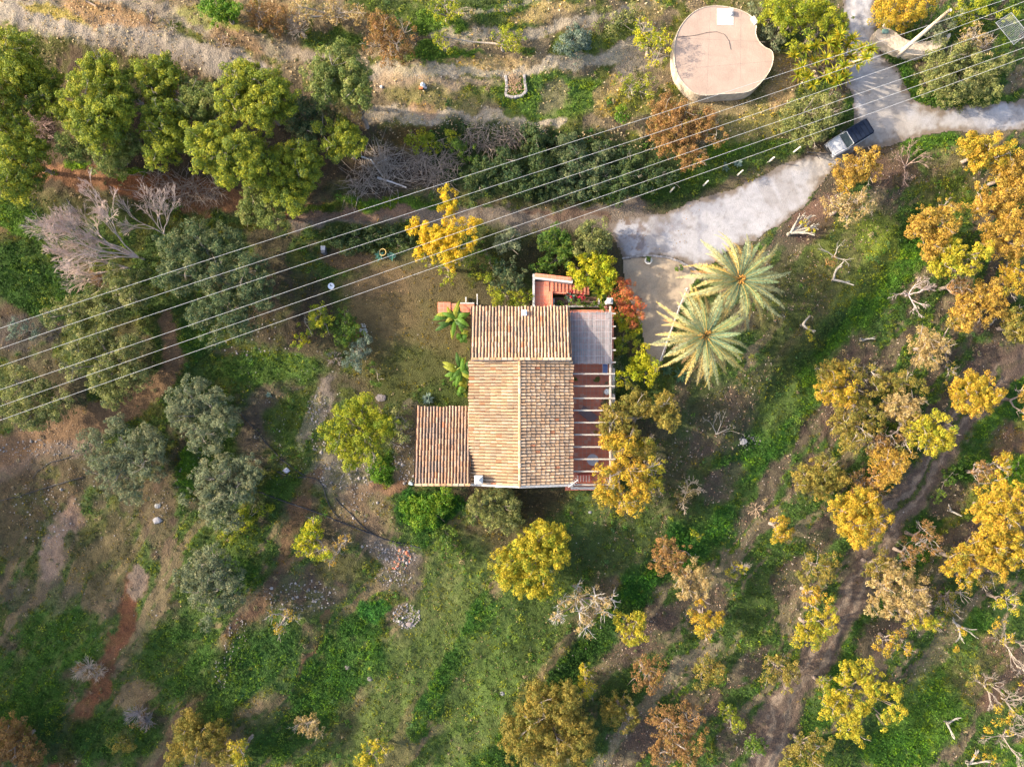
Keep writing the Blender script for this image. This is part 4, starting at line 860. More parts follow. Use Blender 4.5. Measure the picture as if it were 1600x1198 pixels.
def rosette(mb, c, n, L, cols, rs, wd=.06, up=(.1, 1.1), droop=.3):
    for i in range(n):
        a = rs.uniform(0, 6.28); e = rs.uniform(*up); d = np.array([math.cos(a)*math.cos(e), math.sin(a)*math.cos(e), math.sin(e)]); l = L*rs.uniform(.75, 1.1)
        s = np.array([-math.sin(a), math.cos(a), 0])*wd; c0 = np.array(c); m = c0+d*l*.5; e_ = c0+d*l-np.array([0, 0, droop*l]); m[2] += .02
        col = np.array(cols[rs.randint(len(cols))])*rs.uniform(.75, 1.25)
        mb.add([c0-s*.5, c0+s*.5, m+s, e_, m-s], [(0, 1, 2, 3, 4)], col)
YC = [(.42,.40,.03),(.34,.36,.03),(.55,.42,.03),(.22,.30,.02)]
def yucca():
    rs = np.random.RandomState(301); b0 = P(1285, 112); t = thing('yucca', 'many-headed yellow-green yucca clump beside the driveway junction', 'yucca', b0)
    heads = [(1240,88),(1258,78),(1275,72),(1293,68),(1252,105),(1272,95),(1290,92),(1310,85),(1325,72),(1312,55),(1332,62),(1345,78),(1352,92),(1338,100),(1318,104),(1302,112),(1262,120),(1246,118),(1270,133),(1322,122),(1308,128),(1290,120),(1360,78),(1330,88),(1305,70)]
    mb = MB(); tr = MB()
    for (x, y) in heads:
        h = rs.uniform(2.0, 3.3); c = P(x, y, h); rosette(mb, c, 46, .72, YC, rs, .04, (-.1, 1.3), .15)
        tr.tube([b0+Vector((rs.uniform(-.8, .8), rs.uniform(-.6, .6), -.1)), (b0+c)/2+Vector((0, 0, .1)), c], [.13, .10, .08], 6, (.34,.27,.2))
    mb.build('leaf_heads', M_leaf, t); tr.build('stems', M_bark, t, smooth=True)
yucca()
def banana(label, px, py, h, n, L, seed):
    rs = np.random.RandomState(seed); b0 = P(px, py); t = thing('banana_plant', label, 'banana plant', b0, 'banana plants against the house'); mb = MB(); st = MB()
    for k in range(n):
        a = rs.uniform(0, 6.28); l = L*rs.uniform(.7, 1.1); q = np.linspace(0, 1, 8); hd = np.array([math.cos(a), math.sin(a), 0]); sd_ = np.array([-hd[1], hd[0], 0])
        pts = np.array(b0)+[rs.uniform(-.35, .35), rs.uniform(-.35, .35), h*rs.uniform(.5, 1)]+q[:, None]*l*hd+(np.sin(q*2.2)*.45-q**2*.35)[:, None]*np.array([0, 0, 1])
        wv = (.17*np.sin(np.clip(q*.85+.15, 0, 1)*math.pi)**.6)[:, None]*sd_
        col = np.array([(.07,.15,.02),(.10,.20,.02),(.25,.27,.03),(.05,.11,.02)][rs.randint(4)])
        v = np.stack([pts-wv+[0, 0, -.04], pts, pts+wv+[0, 0, -.04]], 1).reshape(-1, 3); i = np.arange(7)[:, None]*3; j = np.arange(2)[None]
        mb.add(v, np.stack([i+j, i+j+1, i+j+4, i+j+3], -1).reshape(-1, 4), col)
    for k in range(4): st.tube([b0+Vector((rs.uniform(-.25, .25), rs.uniform(-.25, .25), -.1)), b0+Vector((rs.uniform(-.25, .25), rs.uniform(-.25, .25), h))], [.09, .06], 7, (.2,.26,.08))
    mb.build('leaves', M_leaf, t); st.build('stem', M_bark, t)
banana('banana plant by the red step at the upper left corner of the house',712,499,1.2,22,1.35,401)
banana('small banana shoot between the two larger banana plants',724,528,.8,7,.7,402)
banana('large banana plant against the left wall below the roof step',718,578,1.2,28,1.3,403)
banana('low banana tuft above the corner of the low tiled roof',722,607,.7,8,.75,404)
def agave(label, px, py, L, n, cols, seed, name='agave', group='agaves', up=0.0):
    rs = np.random.RandomState(seed); c = P(px, py, .08+up); mb = MB(); rosette(mb, c, n, L, cols, rs, .07, (.1, 1.2), .05)
    return tag(mb.build(name, M_leaf, origin=c), label, name.replace('_', ' '), group)
BG = [(.22,.30,.24),(.30,.37,.30),(.17,.25,.2)]
agave('blue-grey agave on the grass above the low tiled roof',668,622,.6,46,BG,411)
agave('blue-green agave inside the wooden hoop in the hedge',594,400,.5,30,[(.10,.26,.2),(.15,.3,.24)],412)
agave('blue-green agave right of the wooden hoop in the hedge',612,401,.45,26,[(.10,.26,.2),(.15,.3,.24)],413)
agave('small agave on the green verge beside the fence along the road',1152,256,.45,26,BG,414)
agave('large dark agave on the bank below the cables',1132,262,.5,26,[(.10,.16,.12),(.14,.2,.15)],415)
agave('dusky agave under the lower palm',1062,585,.8,40,[(.08,.16,.08),(.12,.2,.1)],416)
agave('second dusky agave closer to the hedge under the lower palm',1040,578,.7,34,[(.08,.16,.08),(.12,.2,.1)],417)
agave('small agave at the left rim of the slope below the lawn',421,617,.3,18,BG,418)
agave('pale agave among stones right of the red stairs wall',838,428,.35,26,[(.10,.28,.12),(.14,.32,.14)],419)

# ---------------------------------------------------------------- ground cover (uncountable)
rsG = np.random.RandomState(7)
def keepout(px, py):
    ok = ~inpoly(road_poly, px, py)
    ok &= ~((px > 732) & (px < 962) & (py > 478) & (py < 762)); ok &= ~((px > 646) & (px < 740) & (py > 634) & (py < 760))
    ok &= ~((px > 832) & (px < 946) & (py > 428) & (py < 490)); ok &= np.hypot((px-1122)/84, (py-84)/74) > 1
    ok &= ~((px > 965) & (px < 1080) & (py > 402) & (py < 590) & (px < 1110-(py-402)*.42)); ok &= ~((px > 684) & (px < 740) & (py > 472) & (py < 490))
    return ok
def scatter(n, power, lo=0.0):
    x = rsG.uniform(-42, 42, n); y = rsG.uniform(-32, 32, n)
    i = np.searchsorted(ax, x).clip(1, nx-1); j = np.searchsorted(ay, y).clip(1, ny-1)
    g = GREEN[j, i]; k = (rsG.rand(n) < g**power) & (g > lo) & keepout(PX[j, i], PY[j, i])
    k &= fbm(x, y, .8, 141, 3)+g*.45 > .52
    return x[k], y[k], GZ[j, i][k], COL[j, i][k], g[k]
x, y, z, c, g = scatter(190000, 1.3)
nl = 5; idx = np.repeat(np.arange(len(x)), nl); n = len(idx)
hh = (.05+.22*g**2)*(.4+1.3*fbm(x, y, 1.5, 150, 3))*1.1
e = unit(n, rsG); e[:, 2] = np.abs(e[:, 2])
pos = np.stack([x, y, z], 1)[idx]+e*np.array([.10, .10, 1])*np.stack([np.ones(n), np.ones(n), hh[idx]*1.3], 1)
nn = e*.5+unit(n, rsG)*.5+[0, 0, .5]; nn /= np.linalg.norm(nn, axis=1)[:, None]
tone = (.65+.75*fbm(x, y, .6, 155, 3))[idx]; yg = (fbm(x, y, 1.0, 158, 3) > .57)[idx]; cc = c[idx]*GAIN*1.1*(tone*(.5+1.0*rsG.rand(n)))[:, None]*np.array([1.15, 1.2, .85]); cc[yg] = cc[yg]*[1.5, 1.25, .6]; cc = np.clip(cc, .008, .8)
yl = rsG.rand(n) < .05; cc[yl] = cc[yl]*[2.0, 1.6, .8]
b = MB(); v, q, cq = leaves(pos, nn, .07+.10*rsG.rand(n)*(.5+g[idx]), cc, rsG, .5); b.add(v, q, cq)
tag(b.build('ground_cover', M_grass), kind='stuff')
def clumps(name, N, cond, cols, nleaf, rmin, rmax, ls, flat=.8):
    x = rsG.uniform(-42, 42, N); y = rsG.uniform(-32, 32, N); i = np.searchsorted(ax, x).clip(1, nx-1); j = np.searchsorted(ay, y).clip(1, ny-1)
    k = cond(PX[j, i], PY[j, i], GREEN[j, i], fbm(x, y, 1.6, 181, 3)) & keepout(PX[j, i], PY[j, i]) & (TRK[j, i] < .3)
    x, y, z = x[k], y[k], GZ[j, i][k]; m = len(x); r = rsG.uniform(rmin, rmax, m)*(.6+.8*rsG.rand(m)**2); idx = np.repeat(np.arange(m), (nleaf*(r/rmax)**2).astype(int)+7); n = len(idx)
    e = unit(n, rsG); e[:, 2] = np.abs(e[:, 2]); p = np.stack([x, y, z+.02], 1)[idx]+e*(r[idx]*(.3+.7*rsG.rand(n)))[:, None]*np.array([1, 1, flat])
    nn = e*.7+unit(n, rsG)*.5+[0, 0, .3]; nn /= np.linalg.norm(nn, axis=1)[:, None]; base = np.array(cols)[rsG.randint(len(cols), size=m)]*(.7+.6*rsG.rand(m))[:, None]
    v, q, cq = leaves(p, nn, ls*(.6+.8*rsG.rand(n)), np.clip(base[idx]*(.7+.6*rsG.rand(n))[:, None], .005, .8), rsG, .6); bb = MB(); bb.add(v, q, cq); return tag(bb.build(name, M_grass), kind='stuff')
clumps('weeds', 9000, lambda px, py, g, f: (g > .45) & (f > .47), [(.07,.16,.025),(.10,.20,.025),(.05,.11,.025),(.15,.22,.03),(.08,.15,.05),(.24,.26,.03)], 46, .14, .42, .10)
clumps('dry_tufts', 5200, lambda px, py, g, f: (g < .5) & (f > .46) & ((py < 235) | (py > 590) | (px < 260) | (px > 1230)), [(.30,.23,.12),(.24,.18,.11),(.18,.17,.08),(.36,.28,.16),(.13,.15,.06)], 26, .08, .26, .10)
# dry stalks and leaf litter
def litter(name, N, cols, size, cond, up=.015, jit=.6):
    x = rsG.uniform(-42, 42, N); y = rsG.uniform(-32, 32, N); i = np.searchsorted(ax, x).clip(1, nx-1); j = np.searchsorted(ay, y).clip(1, ny-1)
    k = cond(PX[j, i], PY[j, i], GREEN[j, i], fbm(x, y, 1.1, 171, 3))
    k &= TRK[j, i] < .3
    x, y, z = x[k], y[k], GZ[j, i][k]; n = len(x); nn = unit(n, rsG)*jit+[0, 0, 1]; nn /= np.linalg.norm(nn, axis=1)[:, None]
    col = np.array(cols)[rsG.randint(len(cols), size=n)]*(.7+.6*rsG.rand(n))[:, None]
    v, q, cq = leaves(np.stack([x, y, z+up], 1), nn, size*(.5+rsG.rand(n)), col, rsG, .6); bb = MB(); bb.add(v, q, cq)
    return tag(bb.build(name, M_grass), kind='stuff')
litter('leaf_litter', 90000, [(.26,.15,.10),(.20,.12,.09),(.36,.25,.16),(.14,.10,.08),(.42,.34,.28)], .12,
       lambda px, py, g, f: (px+.35*(py-600) > 1040) & (g < .5) & (f > .42) & keepout(px, py), .02)
litter('fallen_leaves', 30000, [(.30,.18,.08),(.38,.26,.14),(.20,.11,.06)], .09,
       lambda px, py, g, f: (px+.35*(py-600) < 1040) & (g < .6) & (f > .5) & (~inpoly(road_poly, px, py) | ((f > .56) & (px < 1100))) & ((px < 645) | (px > 965) | (py < 425) | (py > 765)), .05)
litter('dry_straw', 50000, [(.50,.36,.20),(.42,.32,.18),(.58,.46,.28),(.34,.24,.12)], .16,
       lambda px, py, g, f: (py < 235) & (px < 1300) & (g < .5) & (g > .055) & (f > .40) & keepout(px, py) & ~((px < 560) & (py > 130)), .06, 1.2)
# pebbles
icoV = np.array([(0,0,1),(.9,0,.1),(.3,.85,.1),(-.75,.5,.1),(-.7,-.55,.1),(.3,-.85,.1),(0,0,-.8)]); icoF = [(0,1,2),(0,2,3),(0,3,4),(0,4,5),(0,5,1),(6,2,1),(6,3,2),(6,4,3),(6,5,4),(6,1,5)]
icoF = np.array(icoF)
def pebbles(name, spots, col, smin, smax, seed, label=None):
    rs = np.random.RandomState(seed); vv, cc = [], []
    for (x, y, rx, ry, n) in spots:
        for k in range(n):
            a = rs.uniform(0, 6.28); r = math.sqrt(rs.rand()); b0 = P(x+rx*r*math.cos(a), y+ry*r*math.sin(a)); s = rs.uniform(smin, smax)*(1 if rs.rand() > .08 else 2)
            v = icoV*rs.uniform(.7, 1.25, icoV.shape)*s*np.array([1, 1, .6]); t_ = rs.uniform(0, 6.28); ct, st_ = math.cos(t_), math.sin(t_)
            v = v @ np.array([[ct, -st_, 0], [st_, ct, 0], [0, 0, 1]]); vv.append(v+np.array(b0)+[0, 0, s*.3]); cc.append(np.tile(np.array(col[rs.randint(len(col))])*rs.uniform(.75, 1.15), (7, 1)))
    n = len(vv); f = (icoF[None]+np.arange(n)[:, None, None]*7).reshape(-1, 3); bb = MB(); bb.add(np.concatenate(vv), f, np.concatenate(cc)); return tag(bb.build(name, M_stone), kind='stuff')
GS = [(.26,.23,.21),(.33,.29,.27),(.19,.17,.16)]
pebbles('stone_rubble', [(620,870,30,14,150),(605,855,40,10,60),(635,962,22,20,260),(540,740,50,24,160),(500,660,14,60,90),(250,790,12,30,30),(630,700,22,50,120),(615,900,30,18,90),
    (470,930,60,26,160),(490,640,10,26,50),(370,1000,20,40,60),(345,1050,10,30,40),(560,790,40,30,70),(70,800,60,50,90),(1170,690,18,12,50),(60,700,60,14,90),(640,750,20,10,40),(380,520,60,40,80),(300,750,30,60,40)], GS, .025, .085, 9)
pebbles('brick_rubble', [(632,862,16,10,20),(625,880,20,10,16)], [(.5,.16,.09),(.42,.2,.12)], .05, .1, 10)
pebbles('pebbles', [(90,700,100,40,150),(480,600,120,60,150),(450,700,60,60,120),(130,800,120,60,150),(120,40,140,20,160),(700,116,100,8,120),(700,190,100,10,120),(400,120,60,20,60),(1200,500,60,120,60),(1120,900,200,200,120),(1350,900,200,250,120),(850,950,120,120,60),(200,900,200,150,120),(640,470,100,80,30)], [(.36,.31,.26),(.29,.25,.22),(.40,.36,.32)], .015, .042, 12)
def rock(label, px, py, s, seed, col=(.17,.15,.14), flat=.55, n=2):
    rs = np.random.RandomState(seed); b0 = P(px, py); th = np.arange(9)*6.283/9; mb = MB()
    rr = rs.uniform(.8, 1.2, 9); prof = [(.9, -.3), (1.05, .0), (.95, .35), (.6, .55), (.2, .62)]
    v = np.array([[r*rr[i]*math.cos(t)*s, r*rr[i]*math.sin(t)*s*.75, z*s*flat*1.6+rs.uniform(-.05, .05)*s] for r, z in prof for i, t in enumerate(th)])+np.array(b0)
    i = np.arange(4)[:, None]*9; j = np.arange(9)[None]; k = (j+1) % 9
    mb.add(v, np.stack([i+j, i+k, i+9+k, i+9+j], -1).reshape(-1, 4), col); mb.f.append(('l', [[36+x for x in range(9)]]))
    return tag(mb.build('rock', M_stone, origin=b0), label, 'rock', 'loose pale rocks')
rock('lone pinkish rock in the green weeds lower left of centre',543,1042,.27,1)
rock('wedge-shaped pale rock right of the lone pinkish one',578,1060,.24,2)
rock('pale block on the corner of the stone heap',640,975,.28,3,(.22,.18,.17))
rock('whitish outcrop under the ragged olive tree',246,813,.34,4,(.25,.24,.25))
rock('smaller whitish outcrop above the larger one',247,790,.26,5,(.21,.21,.21))
rock('grey boulder beside the black pipe bend',447,735,.28,6,(.46,.42,.46))
rock('flat stone slab above the round yellow-green tree',596,622,.42,7,(.15,.13,.13),.3)
rock('pale stone at the foot of the dark green bank',1160,690,.34,8,(.20,.19,.19),.4)
rock('small pale stone on the grass below the large golden pergola tree',922,800,.16,9,(.2,.2,.2))
rock('little grey stone on the lower grass near the bottom centre',785,1083,.2,10,(.2,.2,.21))
rock('bluish stone at the corner of the low roof wall',642,755,.2,11,(.34,.4,.42))
# ---------------------------------------------------------------- the house
TC = np.array([(.42,.29,.19),(.45,.33,.23),(.37,.24,.15),(.47,.37,.28),(.31,.20,.13),(.38,.31,.25)])*np.array([.98,.90,.78])
def tiles(A, U, D, width, length, pitch=.235, tl=.42, pal=TC, dark=.25, pan=.55, seed=1, dirt=(.16,.13,.11)):
    """barrel tiles: A upper start corner, U unit along the ridge, D unit down the slope"""
    rs = np.random.RandomState(seed); A = np.array(A, float); U = np.array(U, float); D = np.array(D, float); N = np.cross(U, D); N /= np.linalg.norm(N)
    if N[2] < 0: N = -N
    nc = int(round(width/pitch)); nr = int(round(length/tl)); p = width/nc; l = length/nr; mb = MB()
    for kind in (0, 1):      # covers, pans
        th = np.linspace(0, math.pi, 6) if kind == 0 else np.linspace(0, math.pi, 5)
        su = (-.31*np.cos(th)) if kind == 0 else (-.27*np.cos(th)); sz = (.105*np.sin(th)+.012) if kind == 0 else (.035-.05*np.sin(th))
        u0 = (np.arange(nc)+(.5 if kind == 0 else 0))*p
        if kind == 1: u0 = np.append(u0, width)
        m = len(u0); jit = rs.uniform(-.06, .06, (m, nr)); du = rs.uniform(-.014, .014, (m, nr)); dz = rs.uniform(0, .012, (m, nr))
        r0 = (np.arange(nr)*l)[None]+jit*(np.arange(nr) > 0); r1 = ((np.arange(nr)+1)*l+.05)[None]+jit
        s = np.stack([r0, r1], -1)                                       # m,nr,2
        wd = np.array([.9, 1.05]) if kind == 0 else np.array([1.05, .95])
        uu = u0[:, None, None, None]+du[:, :, None, None]+su[None, None, None]*p*1.35*wd[None, None, :, None]/1.2
        zz = sz[None, None, None]*np.array([.85, 1.0])[None, None, :, None]+np.array([0, .028])[None, None, :, None]+dz[:, :, None, None]
        ss = np.broadcast_to(s[..., None], uu.shape); zz = np.broadcast_to(zz, uu.shape)
        v = A+uu[..., None]*U+ss[..., None]*D+zz[..., None]*N
        c = (pal[rs.randint(len(pal), size=(m, nr))]*.6+pal.mean(0)*.4)*rs.uniform(.88, 1.14, (m, nr, 1))
        X = v[:, :, 0, 0]; lich = sel(fbm(X[..., 0]*1.0, X[..., 1]*1.0, .9, 200+seed, 3), .5, .62)*dark; c = c*(1-lich[..., None])+np.array(dirt)*lich[..., None]
        spk = rs.rand(m, nr) < .02; c[spk] = [.36, .15, .08]
        if kind == 1: c = c*pan
        c = np.repeat(np.repeat(c[:, :, None, None], 2, 2), len(th), 3)
        k = len(th); i = (np.arange(m*nr)*2*k)[:, None]; j = np.arange(k-1)[None]
        q = np.stack([i+j, i+j+1, i+k+j+1, i+k+j], -1).reshape(-1, 4)
        mb.add(v.reshape(-1, 3), q, c.reshape(-1, 3))
    return mb
def ridge_tiles(mb, a, b, r=.12, tl=.4, pal=TC, seed=3):
    rs = np.random.RandomState(seed); a = Vector(a); b = Vector(b); n = int((b-a).length/tl)
    for i in range(n):
        p = a.lerp(b, i/n); q = a.lerp(b, (i+1.12)/n); th = np.linspace(0, math.pi, 7); d = (q-p).normalized(); s = Vector((-d.y, d.x, 0)); v = []
        for pp, rr, z in ((p, r*.9, .0), (q, r*1.05, .03)):
            for t in th: w_ = pp+s*(rr*math.cos(t)); v.append((w_.x, w_.y, pp.z+z+rr*math.sin(t)*.8))
        f = [(j, j+1, 8+j, 7+j) for j in range(6)]
        mb.add(v, f, np.clip(pal[rs.randint(len(pal))]*rs.uniform(.95, 1.25), 0, .8))
ZE, ZR = 3.0, 4.15
XL = W(735, 0, ZE).x; XR = W(893, 0, ZE).x; XM = W(812, 0, ZR).x; YT = 1.72; YB = -7.40
house = thing('house', 'white country house with three weathered barrel-tiled roofs', 'house', (0.6, -1.5, 0))
def part(mb, name, m, parent=None, **k): return mb.build(name, m, parent or house, **k)
# walls
b = MB(); x0, x1, y0, y1 = XL+.22, XR-.25, YB+.12, YT-.02
v = []
for y in (y0, y1): v += [(x0, y, -.4), (x1, y, -.4), (x1, y, ZE-.06), (XM, y, ZR-.13), (x0, y, ZE-.06)]
b.add(v, [(0, 1, 2, 3, 4), (9, 8, 7, 6, 5), (0, 5, 6, 1), (1, 6, 7, 2), (2, 7, 8, 3), (3, 8, 9, 4), (4, 9, 5, 0)]); part(b, 'wall', M_white)
TY0 = W(0, 561, 4.35).y; TY1 = W(0, 481, 2.9).y; TX0 = W(737, 0, 3.6).x; TX1 = W(890, 0, 3.6).x
b = MB(); v = []
for x in (TX0+.16, TX1-.16): v += [(x, TY0+.03, -.4), (x, TY1-.2, -.4), (x, TY1-.2, 2.9), (x, TY0+.03, 4.27)]
b.add(v, [(0, 1, 2, 3), (7, 6, 5, 4), (0, 4, 5, 1), (1, 5, 6, 2), (2, 6, 7, 3), (3, 7, 4, 0)]); part(b, 'wall', M_white)
b = MB(); b.box(TX0, TX1+.02, TY0-.09, TY0-.005, 3.0, 4.40); part(b, 'parapet', M_white)
EY1 = W(0, 637, 2.3).y; EY0 = W(0, 757, 3.6).y; EX0 = W(650, 0, 2.95).x; EX1 = XL-.03
b = MB(); v = []
for x in (EX0+.15, EX1-.06): v += [(x, EY1-.12, -.4), (x, EY0+.14, -.4), (x, EY0+.14, 3.5), (x, EY1-.12, 2.24)]
b.add(v, [(0, 1, 2, 3), (7, 6, 5, 4), (0, 4, 5, 1), (1, 5, 6, 2), (2, 6, 7, 3), (3, 7, 4, 0)]); part(b, 'wall', M_white)
# roofs
def slope(a, d): a = np.array(a, float); d = np.array(d, float)-a; L = np.linalg.norm(d); return a, d/L, L
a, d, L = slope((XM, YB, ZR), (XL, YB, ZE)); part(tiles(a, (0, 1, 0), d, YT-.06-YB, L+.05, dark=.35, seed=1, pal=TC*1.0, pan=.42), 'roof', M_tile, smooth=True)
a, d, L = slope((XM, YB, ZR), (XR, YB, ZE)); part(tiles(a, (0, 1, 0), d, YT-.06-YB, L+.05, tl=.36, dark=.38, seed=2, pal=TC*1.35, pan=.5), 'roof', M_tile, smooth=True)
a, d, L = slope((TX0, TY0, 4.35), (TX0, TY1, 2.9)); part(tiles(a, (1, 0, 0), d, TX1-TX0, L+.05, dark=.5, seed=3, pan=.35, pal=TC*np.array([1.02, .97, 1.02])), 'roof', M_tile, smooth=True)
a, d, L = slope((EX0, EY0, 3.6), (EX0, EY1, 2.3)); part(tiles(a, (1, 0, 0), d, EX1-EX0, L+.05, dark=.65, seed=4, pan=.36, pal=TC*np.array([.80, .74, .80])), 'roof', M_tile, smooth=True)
b = MB(); ridge_tiles(b, (XM, YB-.02, ZR+.03), (XM, YT-.05, ZR+.03), .11, pal=TC*.95); part(b, 'ridge_cap', M_tile)
b = MB(); ridge_tiles(b, (TX0, TY0+.02, 4.40), (TX1, TY0+.02, 4.40), .10, pal=TC*1.1, seed=9); part(b, 'ridge_cap', M_tile); b = MB(); ridge_tiles(b, (EX0, EY0, 3.64), (EX1, EY0, 3.64), .10, pal=TC*.95, seed=8); part(b, 'ridge_cap', M_tile)
b = MB(); b.beam((XL-.05, YB-.05, ZE-.04), (XM, YB-.05, ZR-.05), .14, .16); b.beam((XM, YB-.05, ZR-.05), (XR+.05, YB-.09, ZE-.04), .16, .16); part(b, 'verge', M_white)
b = MB(); b.box(EX0+.1, EX1, EY0-.02, EY0+.07, 3.2, 3.57); b.box(EX1+.01, EX1+.09, EY0, EY1+.1, 2.6, 3.0); part(b, 'verge', M_white)
# chimneys
def chimney(x, y, s, z0, z1, nm='chimney', m=M_white):
    b = MB(); b.box(x-s/2, x+s/2, y-s/2, y+s/2, z0, z1); c = part(b, nm, m, bevel=.01)
    b = MB(); e = s/2+.05; b.box(x-e, x+e, y-e, y+e, z1+.002, z1+.06); b.add([(x-e, y-e, z1+.062), (x+e, y-e, z1+.062), (x+e, y+e, z1+.062), (x-e, y+e, z1+.062), (x, y, z1+.24)], [(0, 1, 4), (1, 2, 4), (2, 3, 4), (3, 0, 4)])
    bb = b.build('cap', m, None); bb.parent = c; bb.location = -Vector(house.location); c2 = bb
    for vv in bb.data.vertices: pass
    c2.location = (0, 0, 0)
    for vv in bb.data.vertices: vv.co -= Vector(house.location)
p = W(748, 749, 3.9); chimney(p.x, p.y, .52, 2.9, 3.95)
p = W(819, 489, 3.2); chimney(p.x, p.y, .30, 2.9, 3.32, m=M_tile)
p = W(779, 761, 2.9); b = MB(); b.box(p.x-.26, p.x+.26, YB-.28, YB+.1, 2.5, 2.95); part(b, 'vent', M_white, bevel=.01)
# openings
M_blue = mat('shutter_paint', (.62, .64, .66), rough=.6, noise=(4, .1)); M_door = mat('door_wood', (.20, .11, .06), rough=.6, noise=(6, .25))
def window(x, y, z, wd, ht, ax_, sgn):
    def bx(o, a0, a1, zz0, zz1, t0, t1):
        if ax_ == 'x': o.box(x+min(sgn*t0, sgn*t1), x+max(sgn*t0, sgn*t1), y+a0, y+a1, zz0, zz1)
        else: o.box(x+a0, x+a1, y+min(sgn*t0, sgn*t1), y+max(sgn*t0, sgn*t1), zz0, zz1)
    b = MB(); f = .06
    bx(b, -wd/2-f, -wd/2, z, z+ht, -.02, .05); bx(b, wd/2, wd/2+f, z, z+ht, -.02, .05); bx(b, -wd/2-f, wd/2+f, z+ht, z+ht+f, -.02, .05); bx(b, -wd/2-f-.04, wd/2+f+.04, z-.05, z, -.02, .09); bx(b, -.02, .02, z, z+ht, -.01, .035)
    w_ = part(b, 'window', M_door); b = MB(); bx(b, -wd/2, wd/2, z+.001, z+ht-.001, -.01, .012)
    g = b.build('pane', M_glass); g.parent = w_
    for vv in g.data.vertices: vv.co -= Vector(house.location)
wx = x1
window(wx, -3.2, 1.0, 1.1, 1.2, 'x', 1); window(wx, 0.9, 1.0, .9, 1.1, 'x', 1); window(1.5, TY1-.2, 1.1, .9, 1.0, 'y', 1); window(-1.4, TY1-.2, 1.1, .9, 1.0, 'y', 1)
window(TX1-.16, 3.7, 1.0, 1.0, 1.1, 'x', 1); window(2.3, y0, 1.1, 1.0, 1.1, 'y', -1); window(-1.2, y0, 1.1, .9, 1.0, 'y', -1); window(-5.2, EY0+.14, 1.1, .9, .9, 'y', -1); window(EX0+.15, -4.5, 1.0, .8, .9, 'x', -1)
b = MB(); b.box(wx-.01, wx+.05, -5.0, -4.1, .15, 2.3); part(b, 'door', M_door, bevel=.01)
for ya, yb in ((664, 690), (697, 707)):
    b = MB(); b.box(wx+.06, wx+.34, W(0, yb, 2).y, W(0, ya, 2).y, 2.0, 2.12); part(b, 'awning_box', M_blue, bevel=.01)
# --- terrace floor
M_terra = bpy.data.materials.new('terracotta_floor'); M_terra.use_nodes = True
t_ = M_terra.node_tree; N_ = t_.nodes; br_ = N_.new('ShaderNodeTexBrick'); tc_ = N_.new('ShaderNodeTexCoord')
br_.inputs['Scale'].default_value = 1.0; br_.inputs['Brick Width'].default_value = .30; br_.inputs['Row Height'].default_value = .30; br_.inputs['Mortar Size'].default_value = .012; br_.offset = 0
br_.inputs['Color1'].default_value = (.62, .19, .10, 1); br_.inputs['Color2'].default_value = (.50, .14, .08, 1); br_.inputs['Mortar'].default_value = (.40, .24, .18, 1)
no_ = N_.new('ShaderNodeTexNoise'); no_.inputs['Scale'].default_value = 1.7; no_.inputs['Detail'].default_value = 6; mr_2 = N_.new('ShaderNodeMapRange'); mr_2.inputs[3].default_value = .7; mr_2.inputs[4].default_value = 1.3
vm_ = N_.new('ShaderNodeVectorMath'); vm_.operation = 'SCALE'; L_ = t_.links
L_.new(tc_.outputs['Object'], br_.inputs['Vector']); L_.new(tc_.outputs['Object'], no_.inputs['Vector']); L_.new(no_.outputs['Fac'], mr_2.inputs[0]); L_.new(br_.outputs['Color'], vm_.inputs[0]); L_.new(mr_2.outputs[0], vm_.inputs['Scale'])
L_.new(vm_.outputs[0], N_['Principled BSDF'].inputs['Base Color']); N_['Principled BSDF'].inputs['Roughness'].default_value = .75
def wbox(mb, px0, px1, py0, py1, z0, z1, zr=None, col=(1, 1, 1)):
    zr = z1 if zr is None else zr; a = W(px0, py1, zr); c = W(px1, py0, zr); return mb.box(a.x, c.x, a.y, c.y, z0, z1, col)
ter = thing('terrace', 'red-tiled terrace along the right side of the house', 'terrace', (5.8, -1.5, 0))
b = MB(); b.box(x1+.005, W(959, 0, .15).x, W(0, 766, .15).y, W(0, 569, .15).y, -.4, .15); b.build('floor', M_terra, ter)
b = MB(); b.box(TX1-.15, W(959, 0, .15).x, W(0, 569, .15).y+.004, W(0, 484, .15).y, -.4, .15); b.build('floor', M_terra, ter)
b = MB(); rs_ = np.random.RandomState(5)
for k in range(16):
    q = W(rs_.uniform(897, 935), rs_.uniform(596, 750), .155); b.box(q.x-.14, q.x+.14, q.y-.14, q.y+.14, .152, .156, (.52, .27, .2))
b.build('pale_tile', M_stone, ter)
b = MB(); wbox(b, 957, 961, 569, 764, -.4, .62); wbox(b, 892, 956.8, 760.5, 764.5, -.4, .55); b.build('low_wall', M_white, ter, bevel=.015)
